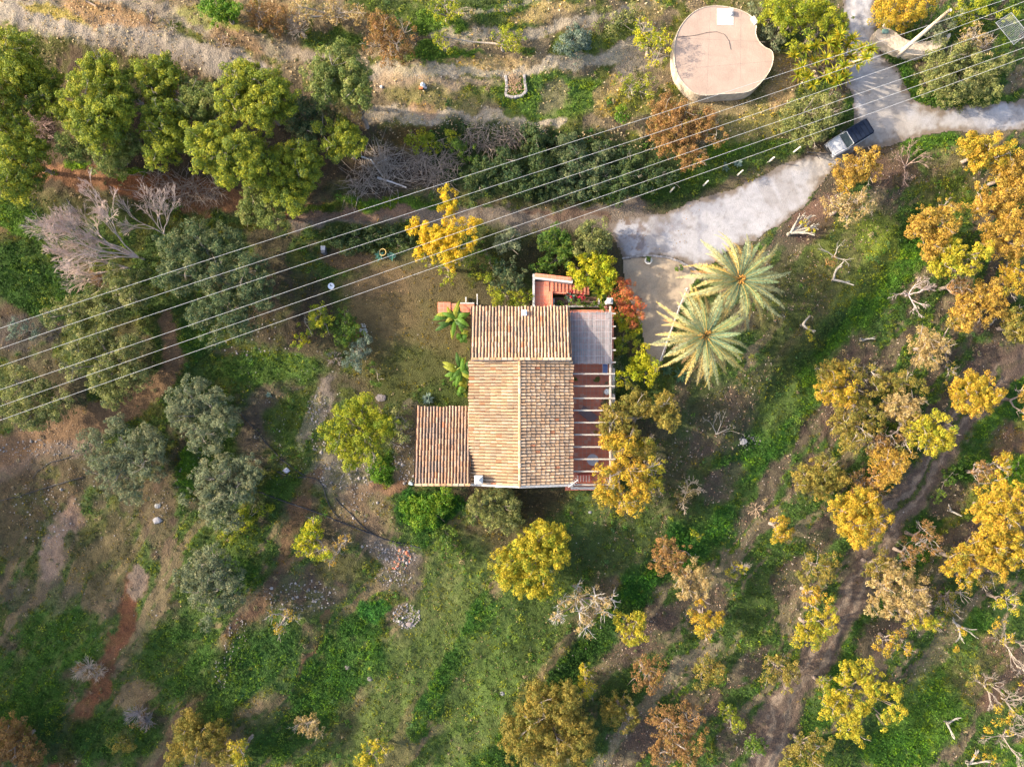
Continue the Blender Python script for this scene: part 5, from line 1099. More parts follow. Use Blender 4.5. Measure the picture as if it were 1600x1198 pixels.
# --- pergola
per = thing('pergola', 'whitewashed timber pergola with a reed mat over its upper end', 'pergola', (6, -1.5, 0.15)); ZP = 2.6
for py in (490, 510, 528.5, 547, 566):
    b = MB(); q = W(962, py, ZP); b.box(x1 if py > 562 else TX1+.05, q.x, q.y-.055, q.y+.055, ZP-.08, ZP+.07); b.build('rafter', M_wood, per, bevel=.008)
for py in (584, 603, 622, 641, 660, 679, 698, 717, 736, 757):
    b = MB(); q = W(961, py, ZP); b.box(x1-.1, q.x+.06*math.sin(py), q.y-.055, q.y+.055, ZP-.08, ZP+.07); b.build('rafter', M_wood, per, bevel=.008)
b = MB(); q0 = W(954, 478, ZP); q1 = W(954, 760, ZP); b.box(q0.x-.07, q0.x+.07, q1.y, q0.y, ZP-.26, ZP-.085); b.build('beam', M_wood, per, bevel=.01)
for py in (490, 566, 641, 700, 757):
    b = MB(); q = W(954, py, ZP); b.box(q.x-.09, q.x+.09, q.y-.09, q.y+.09, .15, ZP-.27); b.build('post', M_white, per, bevel=.015)
b = MB(); rs_ = np.random.RandomState(8); A0 = W(891, 489, ZP+.1); A1 = W(956, 567, ZP+.1); xx = A0.x
while xx < A1.x:
    wd = rs_.uniform(.022, .034); c = np.array((.25, .225, .225))*rs_.uniform(.72, 1.3); zj = ZP+.085+rs_.uniform(0, .02); ys = np.linspace(A1.y-rs_.uniform(0, .12), A0.y+rs_.uniform(0, .14), 9)
    sag = np.array([.02*math.sin(y*3.4) for y in ys])
    b.tube([(xx+rs_.uniform(-.006, .006), y, zj+s_) for y, s_ in zip(ys, sag)], wd/2, 4, c); xx += wd*1.12
for py in (500, 519, 538, 556): q = W(0, py, ZP+.12); b.box(A0.x, A1.x, q.y-.02, q.y+.02, ZP+.115, ZP+.13, (.30, .27, .27))
b.build('reed_mat', M_reed, per)
# --- stairs and planter
sta = thing('garden_stairs', 'red-tiled stairs and landing with white-edged wall above the house', 'stairs', (1.5, 8, 0))
b = MB(); wbox(b, 836, 858, 440, 481, -.3, .85); b.build('landing', M_terra, sta)
b = MB(); st_n = 11
for k in range(st_n): wbox(b, 858.3+k*5.7, 858.3+(k+1)*5.7+.4, 438+k*.7, 456+k*.4, -.3, .80-k*.07, zr=.4)
b.build('steps', M_terra, sta, bevel=.012)
b = MB()
def wallseg(mb, p0, p1, th, z0, z1, col=(1, 1, 1)):
    a = W(*p0, z1); c = W(*p1, z1); a.z = c.z = (z0+z1)/2; return mb.beam(a, c, th, z1-z0, col)
wallseg(b, (836, 433), (895, 440), .26, -.2, 1.35); wallseg(b, (834, 428), (834, 481), .16, -.2, 1.2); b.build('wall', M_white, sta, bevel=.015)
b = MB(); wallseg(b, (836, 429.5), (893, 436), .28, 1.0, 1.40); wallseg(b, (861, 455), (861, 480), .26, -.2, 1.15); wallseg(b, (862, 457), (885, 458), .12, -.2, 1.0); b.build('tiled_wall', M_terra, sta, bevel=.012)
pl = thing('planter', 'long white-edged planter bed between the red stairs and the reed mat', 'planter', (3.6, 6, 0))
b = MB(); wbox(b, 865, 937, 477, 479.5, -.2, .55); wbox(b, 935, 937.5, 466, 476.8, -.2, .55); wbox(b, 864, 866.5, 466, 476.8, -.2, .55); b.build('wall', M_white, pl, bevel=.012)
b = MB(); wbox(b, 866.6, 934.9, 464, 476.9, -.2, .42, col=(.10, .06, .04)); b.build('soil', M_stone, pl)
bush('green','leafy plants filling the long planter above the house',[(880,470,7),(892,474,7),(905,472,7),(918,474,7),(928,476,5),(870,474,5)],.6,csize=.8)
agave('grey spiky agave in the planter beside the red flowers',890,464,.45,40,[(.2,.3,.22),(.26,.34,.26)],431,up=.5)
PAL['crimson'] = ([(.50,.02,.05),(.38,.02,.06),(.6,.04,.08),(.14,.10,.03)], .11, .7, 1.0)
PAL['white'] = ([(.6,.6,.58),(.5,.52,.5),(.16,.2,.12),(.4,.42,.4)], .10, .7, 1.0)
PAL['rose'] = ([(.42,.14,.14),(.30,.12,.08),(.12,.14,.05),(.5,.2,.2)], .11, .6, 1.0)
bush('crimson','crimson flowering bush at the foot of the red stairs',[(900,461,7),(910,463,6),(892,459,5)],.8,csize=.7)
bush('rose','dusky red leafed bush beside the white pillar at the corner of the reed mat',[(948,480,8),(942,488,5),(950,470,6)],.9,csize=.7)
bush('white','pale flowering bush at the left rim of the lawn',[(568,512,5),(572,520,5)],.4,csize=.7)
bush('green','small dark plant on the terrace below the reed mat',[(897,590,6)],.5,csize=.7)
bush('green','potted green plant on the terrace beside the second rafter',[(928,594,7)],.5,csize=.7)
bush('olive','grey potted plants along the outer edge of the terrace',[(945,600,6),(943,632,6)],.6,csize=.7)
agave('small yellow-green fan palm at the foot of the stairs',937,458,.75,34,[(.34,.34,.03),(.2,.28,.02)],432,name='fan_palm',group='fan palms by the stairs',up=1.0)
agave('darker fan palm between planter and terrace',941,478,.5,30,[(.12,.22,.02),(.2,.28,.03)],433,name='fan_palm',group='fan palms by the stairs',up=.7)
p = W(953, 470, 2.4); gp = thing('gate_pillar', 'white capped pillar at the upper corner of the pergola', 'pillar', (p.x, p.y, 0))
b = MB(); b.box(p.x-.16, p.x+.16, p.y-.16, p.y+.16, -.2, 2.3); b.build('shaft', M_white, gp, bevel=.02)
b = MB(); b.box(p.x-.22, p.x+.22, p.y-.22, p.y+.22, 2.302, 2.4); b.lathe((p.x, p.y, 2.4), [(.05, 0), (.15, .06), (.17, .18), (.1, .3), (.02, .34)], 14); b.build('cap', M_white, gp)
gs = thing('garden_bench', 'low red-tiled masonry bench left of the upper house corner', 'bench', (P(712, 482)))
b = MB(); wbox(b, 684, 704, 472, 489, -.1, .42); wbox(b, 704.3, 718, 474, 486, -.1, .36); wbox(b, 718.4, 741, 475, 491, -.1, .5); b.build('seat', M_terra, gs, bevel=.012)
b = MB(); wbox(b, 718, 741, 472.6, 474.8, -.1, .62); wbox(b, 727, 729, 464, 472, .1, .5); b.build('edge', M_white, gs, bevel=.012)
p = W(747, 468, 1.4); b = MB(); b.tube([(p.x, p.y-.5, .1), (p.x, p.y-.5, 2.6), (p.x, p.y+.25, 2.7)], .045, 8); tag(b.build('drain_pipe', M_white, origin=(p.x, p.y-.5, .1)), 'white pipe sticking out above the upper left house corner', 'pipe')
# --- things on the terrace
p = W(926, 718, .85); tb = thing('round_table', 'round glass-topped garden table on the terrace', 'table', (p.x, p.y, .15))
b = MB(); b.lathe((p.x, p.y, .87), [(.40, 0), (.45, .0), (.45, .03), (.40, .03)], 28, (.34, .33, .36)); b.build('tabletop', M_plastic, tb)
b = MB(); b.lathe((p.x, p.y, .152), [(.22, 0), (.2, .04), (.04, .06), (.04, .7), (.16, .715)], 14, (.3, .3, .3)); b.build('pedestal', M_plastic, tb)
def rotbox(mb, c, ang, l0, l1, w0, w1, z0, z1, col=(1, 1, 1)):
    return mb.box(l0, l1, w0, w1, z0, z1, col, Matrix.Translation((c.x, c.y, 0)) @ Matrix.Rotation(ang, 4, 'Z'))
p = W(918, 647, .5); lg = thing('sun_lounger', 'grey slatted sun lounger lying askew on the terrace', 'sun lounger', (p.x, p.y, .15))
b = MB()
for k in range(14): rotbox(b, p, R(-38), -.62+k*.1, -.55+k*.1, -.3, .3, .44, .47, (.16, .14, .15))
b.build('seat', M_plastic, lg)
b = MB(); rotbox(b, p, R(-38), -.66, .82, -.35, -.31, .36, .435, (.12, .11, .12)); rotbox(b, p, R(-38), -.66, .82, .31, .35, .36, .435, (.12, .11, .12)); b.build('frame', M_plastic, lg)
for l_ in (-.6, .7):
    for w_ in (-.33, .33): b = MB(); rotbox(b, p, R(-38), l_-.02, l_+.02, w_-.02, w_+.02, .152, .355, (.12, .11, .12)); b.build('leg', M_plastic, lg)
p = W(913, 747, .6); bn = thing('garden_swing', 'red and white striped garden bench at the lower end of the terrace', 'bench', (p.x, p.y, .15))
b = MB()
for k in range(10): b.box(p.x-.55+k*.11, p.x-.45+k*.11, p.y-.28, p.y+.26, .5, .58, (.45, .09, .05) if k % 2 else (.55, .36, .28))
b.build('seat', M_plastic, bn, bevel=.01)
b = MB(); b.box(p.x-.55, p.x+.54, p.y+.28, p.y+.36, .5, 1.05, (.42, .08, .05)); b.build('backrest', M_plastic, bn, bevel=.02)
for l_ in (-.5, .49):
    for w_ in (-.24, .24): b = MB(); b.box(p.x+l_-.02, p.x+l_+.02, p.y+w_-.02, p.y+w_+.02, .152, .498, (.5, .5, .5)); b.build('leg', M_plastic, bn)
p = W(945.5, 577, 1.0); sp_ = thing('solar_panel', 'blue gridded solar panel lying on the terrace edge', 'solar panel', (p.x, p.y, .15))
b = MB(); b.box(p.x-.19, p.x+.19, p.y-.42, p.y+.42, .95, .98, (.6, .6, .62)); b.build('frame', M_plastic, sp_)
b = MB()
for i in range(4):
    for j in range(8): b.box(p.x-.17+i*.088, p.x-.09+i*.088, p.y-.40+j*.101, p.y-.31+j*.101, .983, .988, (.06, .10, .26))
b.build('cells', M_plastic, sp_)
b = MB(); b.box(p.x-.03, p.x+.03, p.y-.03, p.y+.03, .152, .948, (.5, .5, .5)); b.build('stand', M_plastic, sp_)
b = MB(); p = W(949, 612, .9); b.lathe((p.x, p.y, .152), [(.16, 0), (.2, .1), (.12, .3), (.2, .55), (.24, .7), (.18, .78)], 14, (.7, .68, .64)); tag(b.build('stone_urn', M_stone, origin=(p.x, p.y, .15), smooth=True), 'white stone urn on the outer edge of the terrace', 'urn')
an = thing('antenna', 'white antenna mast on the lower right roof corner', 'antenna', (XR-.05, YB+.1, ZE)); b = MB(); q = Vector((XR-.05, YB+.1, ZE))
b.tube([q-Vector((0, 0, .3)), q+Vector((0, 0, .9))], .03, 6); b.build('mast', M_wire, an); b = MB(); b.tube([q+Vector((-.25, -.22, .85)), q+Vector((.45, .35, .95))], .025, 6)
for k in range(5): s_ = q+Vector((-.15+k*.13, -.13+k*.11, .87+k*.015)); b.tube([s_+Vector((-.12, .14, 0)), s_+Vector((.12, -.14, 0))], .012, 4)
b.build('boom', M_wire, an)

# ---------------------------------------------------------------- patio, reservoir and the works round the road
pat = [(972,406),(1000,403),(1032,403),(1058,410),(1092,430),(1078,452),(1062,482),(1046,530),(1026,584),(1012,566),(1002,520),(992,484),(974,455)]
pc = lin((206, 186, 160))*(1+(n2-.5)[..., None]*.3+(n3-.5)[..., None]*.25)*.5
pm = inpoly(pat, PX[:-1, :-1]*.85+WX[:-1, :-1]*.15, PY[:-1, :-1]*.85+WY[:-1, :-1]*.15); M_grav = mat('fine_gravel', vcol=True, rough=.95, spec=.1, noise=(9, .2), bump=(30, .5)); sheet('patio', pm, .034, pc, M_grav)
b = MB(); arc = [(972,404),(1000,400),(1020,400),(1040,402),(1062,409),(1080,419),(1096,430)]
rs_ = np.random.RandomState(4)
for (ax0, ay0), (ax1, ay1) in zip(arc[:-1], arc[1:]):
    n_ = max(2, int(math.hypot(ax1-ax0, ay1-ay0)/5))
    for k in range(n_):
        f0, f1 = k/n_, (k+.9)/n_; a = P(ax0+(ax1-ax0)*f0, ay0+(ay1-ay0)*f0); c = P(ax0+(ax1-ax0)*f1, ay0+(ay1-ay0)*f1); b.beam(a, c, .14, .22+.04*rs_.rand(), np.array((.26, .24, .23))*rs_.uniform(.7, 1.2))
tag(b.build('kerb', M_stone), kind='structure')
q = P(1012, 408); pt = thing('plant_pot', 'round white-rimmed planting ring with a green plant on the gravel patio', 'plant pot', q)
b = MB(); b.lathe(q, [(.24, 0), (.30, .3), (.30, .34), (.22, .34), (.22, .2), (.01, .2)], 20, (.62, .58, .52)); b.build('pot', M_stone, pt); b = MB(); rs_ = np.random.RandomState(77)
v, qq, cc = crown_arrays([(q.x, q.y, q.z+.4, .2), (q.x+.03, q.y+.18, q.z+.42, .12)], 'green', rs_, 1.6, .6); b.add(v, qq, cc); b.build('plant', M_leaf, pt)
bush('green','small leafy plant on the gravel patio left of the upper palm',[(1060,420,6),(1064,417,4)],.3,csize=.6)
rl = thing('railing', 'thin white handrail along the right edge of the gravel patio', 'railing', P(1048, 510)); rp = [(1074,450),(1062,478),(1052,506),(1042,534),(1032,562),(1022,585)]
b = MB(); b.tube([P(x, y, .85) for x, y in rp], .035, 6); b.build('handrail', M_white, rl)
for x, y in rp: g_ = P(x, y, .85); b = MB(); b.tube([(g_.x, g_.y, -.1), (g_.x, g_.y, g_.z)], .03, 6); b.build('post', M_white, rl)
# reservoir
cz = float(height(*P(1120, 85)[:2])); TZ = cz+1.25
outl = [(1055,57),(1065,37),(1082,19),(1100,11),(1122,9),(1142,12),(1160,17),(1175,26),(1183,39),(1180,52),(1185,65),(1195,75),(1208,80),(1209,96),(1202,115),(1185,135),(1170,145),(1150,147),(1125,148),(1100,151),(1084,147),(1070,135),(1059,120),(1054,104),(1052,82)]
def smooth_poly(pl, it=2):
    for _ in range(it): pl = [q for i in range(len(pl)) for a, c in [(pl[i], pl[(i+1) % len(pl)])] for q in ((a[0]*.75+c[0]*.25, a[1]*.75+c[1]*.25), (a[0]*.25+c[0]*.75, a[1]*.25+c[1]*.75))]
    return pl
wp = [W(x, y, TZ) for x, y in smooth_poly(outl)][::-1]
M_conc = mat('pinkish_concrete', (.32, .235, .185), rough=.9, noise=(.8, .2), bump=(10, .2)); M_wallc = mat('pale_rendered_wall', (.46, .38, .29), rough=.9, noise=(1.8, .45), bump=(5, .6))
rv = thing('water_tank', 'large round concrete water tank with a flat pinkish top', 'water tank', (wp[0].x, wp[0].y, cz))
ctr = sum(wp, Vector())/len(wp); b = MB(); b.prism([(p.x, p.y) for p in wp], cz-1.2, TZ); b.build('wall', M_wallc, rv)
b = MB(); b.prism([(ctr.x+(p.x-ctr.x)*.985, ctr.y+(p.y-ctr.y)*.985) for p in wp], TZ+.004, TZ+.03); b.build('deck', M_conc, rv)
b = MB(); nw = len(wp); rp_ = [Vector((ctr.x+(p.x-ctr.x)*.992, ctr.y+(p.y-ctr.y)*.992, TZ+.05)) for p in wp]; b.tube(rp_+rp_[:1], .03, 6); b.build('rim', M_wallc, rv)
b = MB()
for (xa, ya), (xb, yb) in [((1060,108),(1206,96)),((1066,60),(1196,66)),((1110,14),(1104,150)),((1158,18),(1156,144))]: a_ = W(xa, ya, TZ+.032); c_ = W(xb, yb, TZ+.032); b.beam(a_, c_, .018, .004, (.24, .18, .15))
b.build('joints', M_stone, rv)
b = MB(); wbox(b, 1120, 1146, 14, 40, TZ+.034, TZ+.05, zr=TZ, col=(.50, .44, .38)); b.build('pale_patch', M_stone, rv)
b = MB(); b.tube([W(x, y, TZ+.05) for x, y in [(1058,58),(1075,57),(1090,55),(1105,51),(1120,50),(1132,54),(1139,64),(1142,78)]], .014, 6); tag(b.build('hose', M_hose, origin=W(1100, 52, TZ+.05)), 'thin dark hose curving over the round tank top', 'hose')
b = MB(); g_ = P(1180, 22); wallseg(b, (1176,26), (1183,36), .3, cz-.3, TZ+.25); tag(b.build('wall_block', M_white, bevel=.02), 'white block at the upper right rim of the round tank', 'block')
b = MB(); wallseg(b, (1142,14), (1143,22), .1, TZ+.05, TZ+.35); tag(b.build('valve_box', M_stone), 'small upright slab on the top edge of the round tank', 'slab')
# raised bed of stones
q = P(804, 134); rb = thing('raised_bed', 'square ring of grey stones filled with dry straw on the upper terrace', 'raised bed', q); b = MB(); rs_ = np.random.RandomState(31)
ring = [(790,118),(792,134),(790,150),(802,153),(816,150),(822,143),(820,130),(819,118)]
for i in range(7):
    for k in range(3):
        f = k/3; x_, y_ = ring[i][0]+(ring[i+1][0]-ring[i][0])*f, ring[i][1]+(ring[i+1][1]-ring[i][1])*f; a = P(x_, y_, .1); d_ = (P(*ring[i+1])-P(*ring[i])).normalized()
        b.beam(a, a+d_*.24, .2, .34*rs_.uniform(.8, 1.1), np.array((.29, .26, .24))*rs_.uniform(.75, 1.2))
b.build('stones', M_stone, rb, bevel=.03); b = MB(); pos = np.array([list(P(805+10*rs_.randn()*.6, 130+12*rs_.randn()*.6, .12+.15*rs_.rand())) for _ in range(500)]); nn_ = unit(500, rs_)*.6+[0, 0, 1]; nn_ /= np.linalg.norm(nn_, axis=1)[:, None]
v, qq, cc = leaves(pos, nn_, .2, np.array([(.5,.34,.2),(.4,.26,.15),(.56,.42,.28)])[rs_.randint(3, size=500)], rs_, .25); b.add(v, qq, cc); b.build('straw', M_grass, rb)
q = P(661, 134); b = MB(); b.lathe(q, [(.16, -.05), (.2, .08), (.12, .2), (.15, .3), (.05, .45)], 10, (.66, .64, .62)); b.box(q.x-.3, q.x-.02, q.y-.3, q.y-.1, q.z-.05, q.z+.14, (.6, .2, .08)); b.box(q.x+.12, q.x+.3, q.y-.28, q.y-.08, q.z-.05, q.z+.12, (.12, .13, .16))
tag(b.build('garden_ornament', M_stone, origin=q), 'small white and orange ornament among weeds on the terrace', 'ornament')
rock('small upright pink stone beside the lower straw path', 596, 136, .16, 21, (.6, .5, .46), .9)
q = P(508, 392); b = MB(); b.box(q.x-.16, q.x+.16, q.y-.28, q.y+.24, q.z-.05, q.z+.6, (.10, .10, .11)); b.box(q.x-.18, q.x+.18, q.y-.06, q.y+.27, q.z+.602, q.z+.64, (.30, .30, .33)); b.tube([(q.x-.1, q.y-.3, q.z+.1), (q.x+.1, q.y-.3, q.z+.1)], .07, 10, (.05, .05, .05)); tag(b.build('wheeled_bin', M_plastic, origin=q, bevel=.02), 'small grey bin on the brown path above the lawn', 'bin')
q = P(521, 449); ds = thing('dish_antenna', 'round white dish on a short post at the left rim of the lawn', 'dish', q)
b = MB(); b.lathe(q, [(.05, .62), (.14, .63), (.24, .68), (.25, .69), (.14, .645), (.02, .635)], 22, (.62, .64, .68)); b.build('dish', M_plastic, ds); b = MB(); b.tube([q-Vector((0, 0, .1)), q+Vector((0, 0, .62))], .03, 8, (.5, .5, .5)); b.tube([q+Vector((.0, .02, .66)), q+Vector((-.03, .08, .80))], .035, 8, (.06, .06, .07)); b.build('post', M_plastic, ds)
q = P(598, 394, .45); b = MB(); th = np.linspace(0, 2*math.pi, 22); b.tube([(q.x+.26*math.cos(t), q.y+.26*math.sin(t), q.z+.06*math.cos(t)) for t in th], .03, 6, (.5, .36, .14)); b.tube([(q.x+.26, q.y, q.z), (q.x+.26, q.y, q.z-.6)], .025, 5, (.4, .3, .14)); tag(b.build('hoop', M_bark, origin=q), 'wooden hoop on a stake above the agaves in the hedge', 'hoop')
# --- utility pole, cables
q0 = P(1400, 88); tp = W(1476, 8, q0.z+6.6); tp.x, tp.y = q0.x, q0.y
b = MB(); b.tube([q0-Vector((0, 0, .4)), q0+Vector((0, 0, 3.3)), q0+Vector((0, 0, 6.6))], [.19, .15, .12], 12, (.46, .38, .29)); tag(b.build('utility_pole', M_stone, smooth=True, origin=q0), 'tall pale utility pole leaning over the curved wall at the road fork', 'utility pole')
CAB = [([(-40,526),(0,513),(400,382),(800,252),(1082,160),(1200,123),(1379,65),(1565,2),(1640,-24)],'topmost of the six white cables crossing the photo'),
 ([(-40,558),(0,545),(400,412),(800,280),(1200,146),(1395,85),(1580,10),(1640,-14)],'second white cable from the top of the six'),
 ([(-40,586),(0,572),(400,438),(800,304),(1200,172),(1445,87),(1600,31),(1640,16)],'third white cable from the top of the six'),
 ([(-40,622),(0,609),(400,472),(800,334),(1200,197),(1340,146),(1475,100),(1600,59),(1640,46)],'fourth white cable from the top of the six'),
 ([(-40,648),(0,635),(400,495),(800,355),(1200,216),(1380,154),(1600,75),(1640,60)],'fifth white cable from the top of the six'),
 ([(-40,670),(0,657),(400,516),(800,375),(1200,235),(1412,159),(1600,90),(1640,76)],'lowest of the six white cables, nearest the house')]
for i, (pts, lab) in enumerate(CAB):
    xs = np.linspace(-40, 1640, 29); ys = np.interp(xs, [p[0] for p in pts], [p[1] for p in pts]); cf = np.polyfit([p[0] for p in pts], [p[1] for p in pts], 3); ys = np.polyval(cf, xs)
    zc_ = 10.2+(.8 if i in (0, 3) else 0); b = MB(); b.tube([W(x, y, zc_-1.0*(1-((x-800)/840)**2)) for x, y in zip(xs, ys)], .0105, 6); tag(b.build('power_cable', M_wire), lab, 'power cable', 'six parallel overhead power cables')
# curved wall, gate, fence posts
wl = thing('garden_wall', 'curved pale concrete wall between the gate and the corner garden', 'wall', P(1425, 70))
cw = smooth_poly([(1366,58),(1370,45),(1384,42),(1398,48),(1410,60),(1430,66),(1455,64),(1476,56),(1488,50),(1482,66),(1462,80),(1440,88),(1416,84),(1394,76),(1378,66)], 2)
z_ = P(1425, 70).z; b = MB(); b.prism([(W(x, y, z_+.8).x, W(x, y, z_+.8).y) for x, y in cw][::-1], z_-.5, z_+.8); b.build('wall', M_wallc, wl, bevel=.03)
b = MB(); b.box(*(lambda a, c: (a.x, c.x, a.y, c.y))(W(1379, 52, z_+.9), W(1388, 46, z_+.9)), z_+.8, z_+.95, (.15, .26, .24)); b.build('lid', M_plastic, wl)
gt = thing('driveway_gate', 'pale metal sliding gate across the driveway at the top', 'gate', P(1355, 41)); b = MB()
for h_ in (.25, .6, .95): b.tube([P(1344, 41, h_), P(1368, 41, h_)], .03, 6)
for k in range(7): b.tube([P(1345+k*3.6, 41, .1), P(1345+k*3.6, 41, .95)], .018, 5)
b.build('panel', M_metal, gt); b = MB(); b.tube([P(1342, 60, .05), P(1370, 60, .05)], .03, 5); b.build('rail', M_metal, gt)
b = MB()
for h_ in (.3, 1.0): b.tube([P(1262, 238, h_), P(1297, 241, h_)], .035, 6)
b.tube([P(1262, 238, .3), P(1297, 241, 1.0)], .03, 6); b.tube([P(1297, 241, 0), P(1297, 241, 1.1)], .045, 6); b.tube([P(1262, 238, 0), P(1262, 238, 1.1)], .045, 6); b.tube([P(1272, 236, .2), P(1280, 248, .9)], .03, 5)
tag(b.build('field_gate', M_iron, origin=P(1280, 240)), 'dark open bar gate in front of the parked car', 'gate')
PST = ['white fence post at the left end of the road verge','white fence post on the verge where the road widens','white fence post beside the dark agave on the verge','pale fence post near the open bar gate','tall pale post left of the open bar gate']
for (x, y), lb_ in zip([(1047,300),(1099,290),(1152,274),(1200,254),(1240,238)], PST):
    q = P(x, y); b = MB(); b.tube([q-Vector((0, 0, .2)), q+Vector((.05, .03, 1.15))], [.07, .055], 8, (.64, .58, .48)); tag(b.build('fence_post', M_stone, origin=q), lb_, 'fence post', 'pale posts along the road verge')
pn = thing('wire_pen', 'wire mesh pen with a white frame at the right edge near the top', 'pen', P(1580, 45)); cr = [(1556,36),(1580,20),(1606,52),(1584,70)]
b = MB()
for i in range(4): a, c = cr[i], cr[(i+1) % 4]; b.tube([P(*a, 1.6), P(*c, 1.6)], .022, 6); b.tube([P(*a, -.1), P(*a, 1.6)], .03, 6)
b.build('frame', M_metal, pn); b = MB()
for k in range(1, 14):
    f = k/14; l_ = lambda a, c, f: (a[0]+(c[0]-a[0])*f, a[1]+(c[1]-a[1])*f); b.tube([P(*l_(cr[0], cr[3], f), 1.62), P(*l_(cr[1], cr[2], f), 1.62)], .006, 3); b.tube([P(*l_(cr[0], cr[1], f), 1.62), P(*l_(cr[3], cr[2], f), 1.62)], .006, 3)
b.build('mesh', M_metal, pn)
# irrigation pipes
def pipe(label, pts, r=.035):
    q = [P(x, y, .06) for x, y in pts]; out = []
    for a, c in zip(q[:-1], q[1:]):
        for f in np.arange(0, 1, .25): v_ = a.lerp(c, f); v_.z = float(height(v_.x, v_.y))+.06; out.append(v_)
    out.append(q[-1]); b = MB(); b.tube(out, r, 6); tag(b.build('irrigation_pipe', M_hose, origin=q[0]), label, 'pipe', 'black irrigation pipes on the slope')
pipe('long black pipe running from the round olive down to a bend by the boulder', [(372,640),(385,656),(400,672),(420,697),(440,718),(460,732),(476,743)])
pipe('black pipe that loops at the boulder and drops towards the rubble', [(432,736),(445,742),(462,746),(482,745),(497,749),(505,760),(509,775),(515,790),(522,802),(530,810)])
pipe('thick black pipe crossing the slope to the stone rubble', [(405,768),(425,776),(452,786),(480,795),(510,806),(540,818),(570,830),(600,842),(630,849),(658,856)], .05)
pipe('short black pipe above the thick one, left of the dug earth', [(524,778),(534,790),(548,802),(560,816),(580,832),(592,840)])
pipe('black pipe lying on the edge of the red earth track at the left', [(50,748),(60,735),(78,722),(100,717),(112,712)], .025)
pipe('thin black pipe along the bottom of the gravelly track at the far left', [(0,782),(30,775),(60,765),(95,755),(130,745)], .03)
# ---------------------------------------------------------------- the car
cc_ = P(1326, 217, .8); cg = float(height(cc_.x, cc_.y))+.04
car = thing('parked_car', 'silver off-road car with a dark blue fabric top parked at the road fork', 'car', (0, 0, 0))
def cpart(mb, name, m, par=None, **k): o = mb.build(name, m, **k); o.parent = par or car; return o
SIL = (.46, .46, .46); NAV = (.012, .018, .034)
def loft(mb, secs, col):
    """secs: list of (x, halfwidth bottom, halfwidth top, z bottom, z top)"""
    v = []
    for x, wb_, wt, zb, zt in secs: v += [(x, -wb_, zb), (x, wb_, zb), (x, wb_, zb+(zt-zb)*.55), (x, wt, zt), (x, -wt, zt), (x, -wb_, zb+(zt-zb)*.55)]
    f = [(0, 5, 4, 3, 2, 1)]; n = len(secs)
    for i in range(n-1):
        for j in range(6): k = (j+1) % 6; f.append((i*6+j, i*6+k, i*6+6+k, i*6+6+j))
    f.append(tuple((n-1)*6+j for j in range(6))); return mb.add(v, f, col)
b = MB(); loft(b, [(1.95, .66, .60, .42, .88), (1.85, .76, .66, .36, .98), (1.2, .80, .70, .34, 1.04), (.62, .82, .74, .34, 1.10), (-.4, .83, .78, .34, 1.06), (-1.7, .82, .78, .34, 1.06), (-1.95, .78, .74, .42, 1.04)], SIL); body = cpart(b, 'body', M_plastic, bevel=.05)
b = MB(); loft(b, [(1.82, .52, .48, .96, 1.03), (1.2, .56, .52, 1.0, 1.09), (.70, .60, .56, 1.04, 1.14)], SIL); cpart(b, 'bonnet', M_plastic, bevel=.03)
b = MB(); loft(b, [(.30, .74, .66, 1.08, 1.70), (.1, .76, .69, 1.07, 1.76), (-1.0, .77, .70, 1.07, 1.78), (-1.75, .76, .68, 1.07, 1.72), (-1.92, .74, .62, 1.05, 1.55)], NAV); top = cpart(b, 'soft_top', M_cloth, bevel=.05)
b = MB()
for x in (-.1, -.5, -.9, -1.3, -1.65): b.box(x-.02, x+.02, -.66, .66, 1.775, 1.80, (.008, .012, .022))
cpart(b, 'ribs', M_cloth, top)
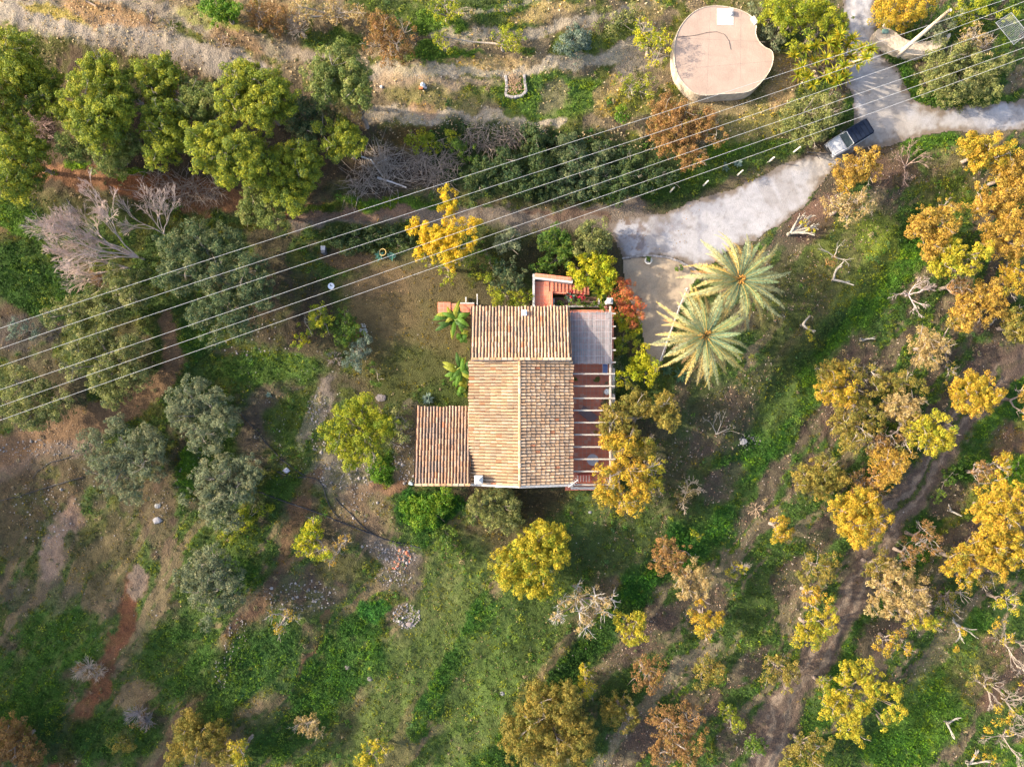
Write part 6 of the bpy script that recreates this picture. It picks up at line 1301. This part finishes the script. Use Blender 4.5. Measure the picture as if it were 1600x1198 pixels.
b = MB(); b.add([(.68, -.68, 1.12), (.68, .68, 1.12), (.32, .62, 1.68), (.32, -.62, 1.68), (.64, -.68, 1.12), (.64, .68, 1.12), (.28, .62, 1.68), (.28, -.62, 1.68)], [(0, 1, 2, 3), (7, 6, 5, 4), (0, 4, 5, 1), (1, 5, 6, 2), (2, 6, 7, 3), (3, 7, 4, 0)]); cpart(b, 'windscreen', M_glass)
b = MB(); b.tube([(.70, -.70, 1.10), (.31, -.64, 1.71), (.31, .64, 1.71), (.70, .70, 1.10)], .035, 6, SIL); cpart(b, 'windscreen_frame', M_plastic)
for sy_ in (-1, 1):
    b = MB(); b.box(.42, .52, sy_*.92-.1, sy_*.92+.1, 1.18, 1.34, (.05, .05, .05)); cpart(b, 'mirror', M_plastic, bevel=.02)
    b = MB(); loft(b, [(1.85, .10, .08, .70, .86), (1.98, .09, .07, .72, .84)], (.7, .72, .74)); h_ = cpart(b, 'headlight', M_plastic); h_.location = (0, sy_*.52, 0)
    b = MB(); b.box(-.9, .15, sy_*.775-.012, sy_*.775+.012, 1.2, 1.58, (.03, .035, .04)); cpart(b, 'side_window', M_glass)
    for x in (1.25, -1.25):
        b = MB(); th = np.arange(20)*6.283/20; v = [(x+r_*math.cos(t), sy_*.70+y_, .36+r_*math.sin(t)) for r_, y_ in ((.2, -.11), (.36, -.11), (.38, 0), (.36, .11), (.2, .11)) for t in th]
        b.add(v, [(i*20+j, i*20+(j+1) % 20, i*20+20+(j+1) % 20, i*20+20+j) for i in range(4) for j in range(20)], (.03, .03, .03)); wh = cpart(b, 'wheel', M_plastic)
        b = MB(); b.add([(x+.21*math.cos(t), sy_*.70+sy_*.09, .36+.21*math.sin(t)) for t in th]+[(x, sy_*.70+sy_*.06, .36)], [(j, (j+1) % 20, 20) for j in range(20)], (.5, .5, .5)); cpart(b, 'rim', M_plastic, wh)
b = MB(); b.box(1.93, 2.04, -.72, .72, .42, .58, (.06, .06, .06)); cpart(b, 'bumper', M_plastic, bevel=.02); b = MB(); b.box(-2.04, -1.94, -.72, .72, .42, .58, (.06, .06, .06)); cpart(b, 'bumper', M_plastic, bevel=.02)
b = MB(); b.box(1.955, 1.975, -.34, .34, .64, .86, (.04, .04, .04)); cpart(b, 'grille', M_plastic)
car.scale = (.86, .84, .86); car.location = (cc_.x, cc_.y, cg); car.rotation_euler = (0, 0, math.atan2(-41, -67))
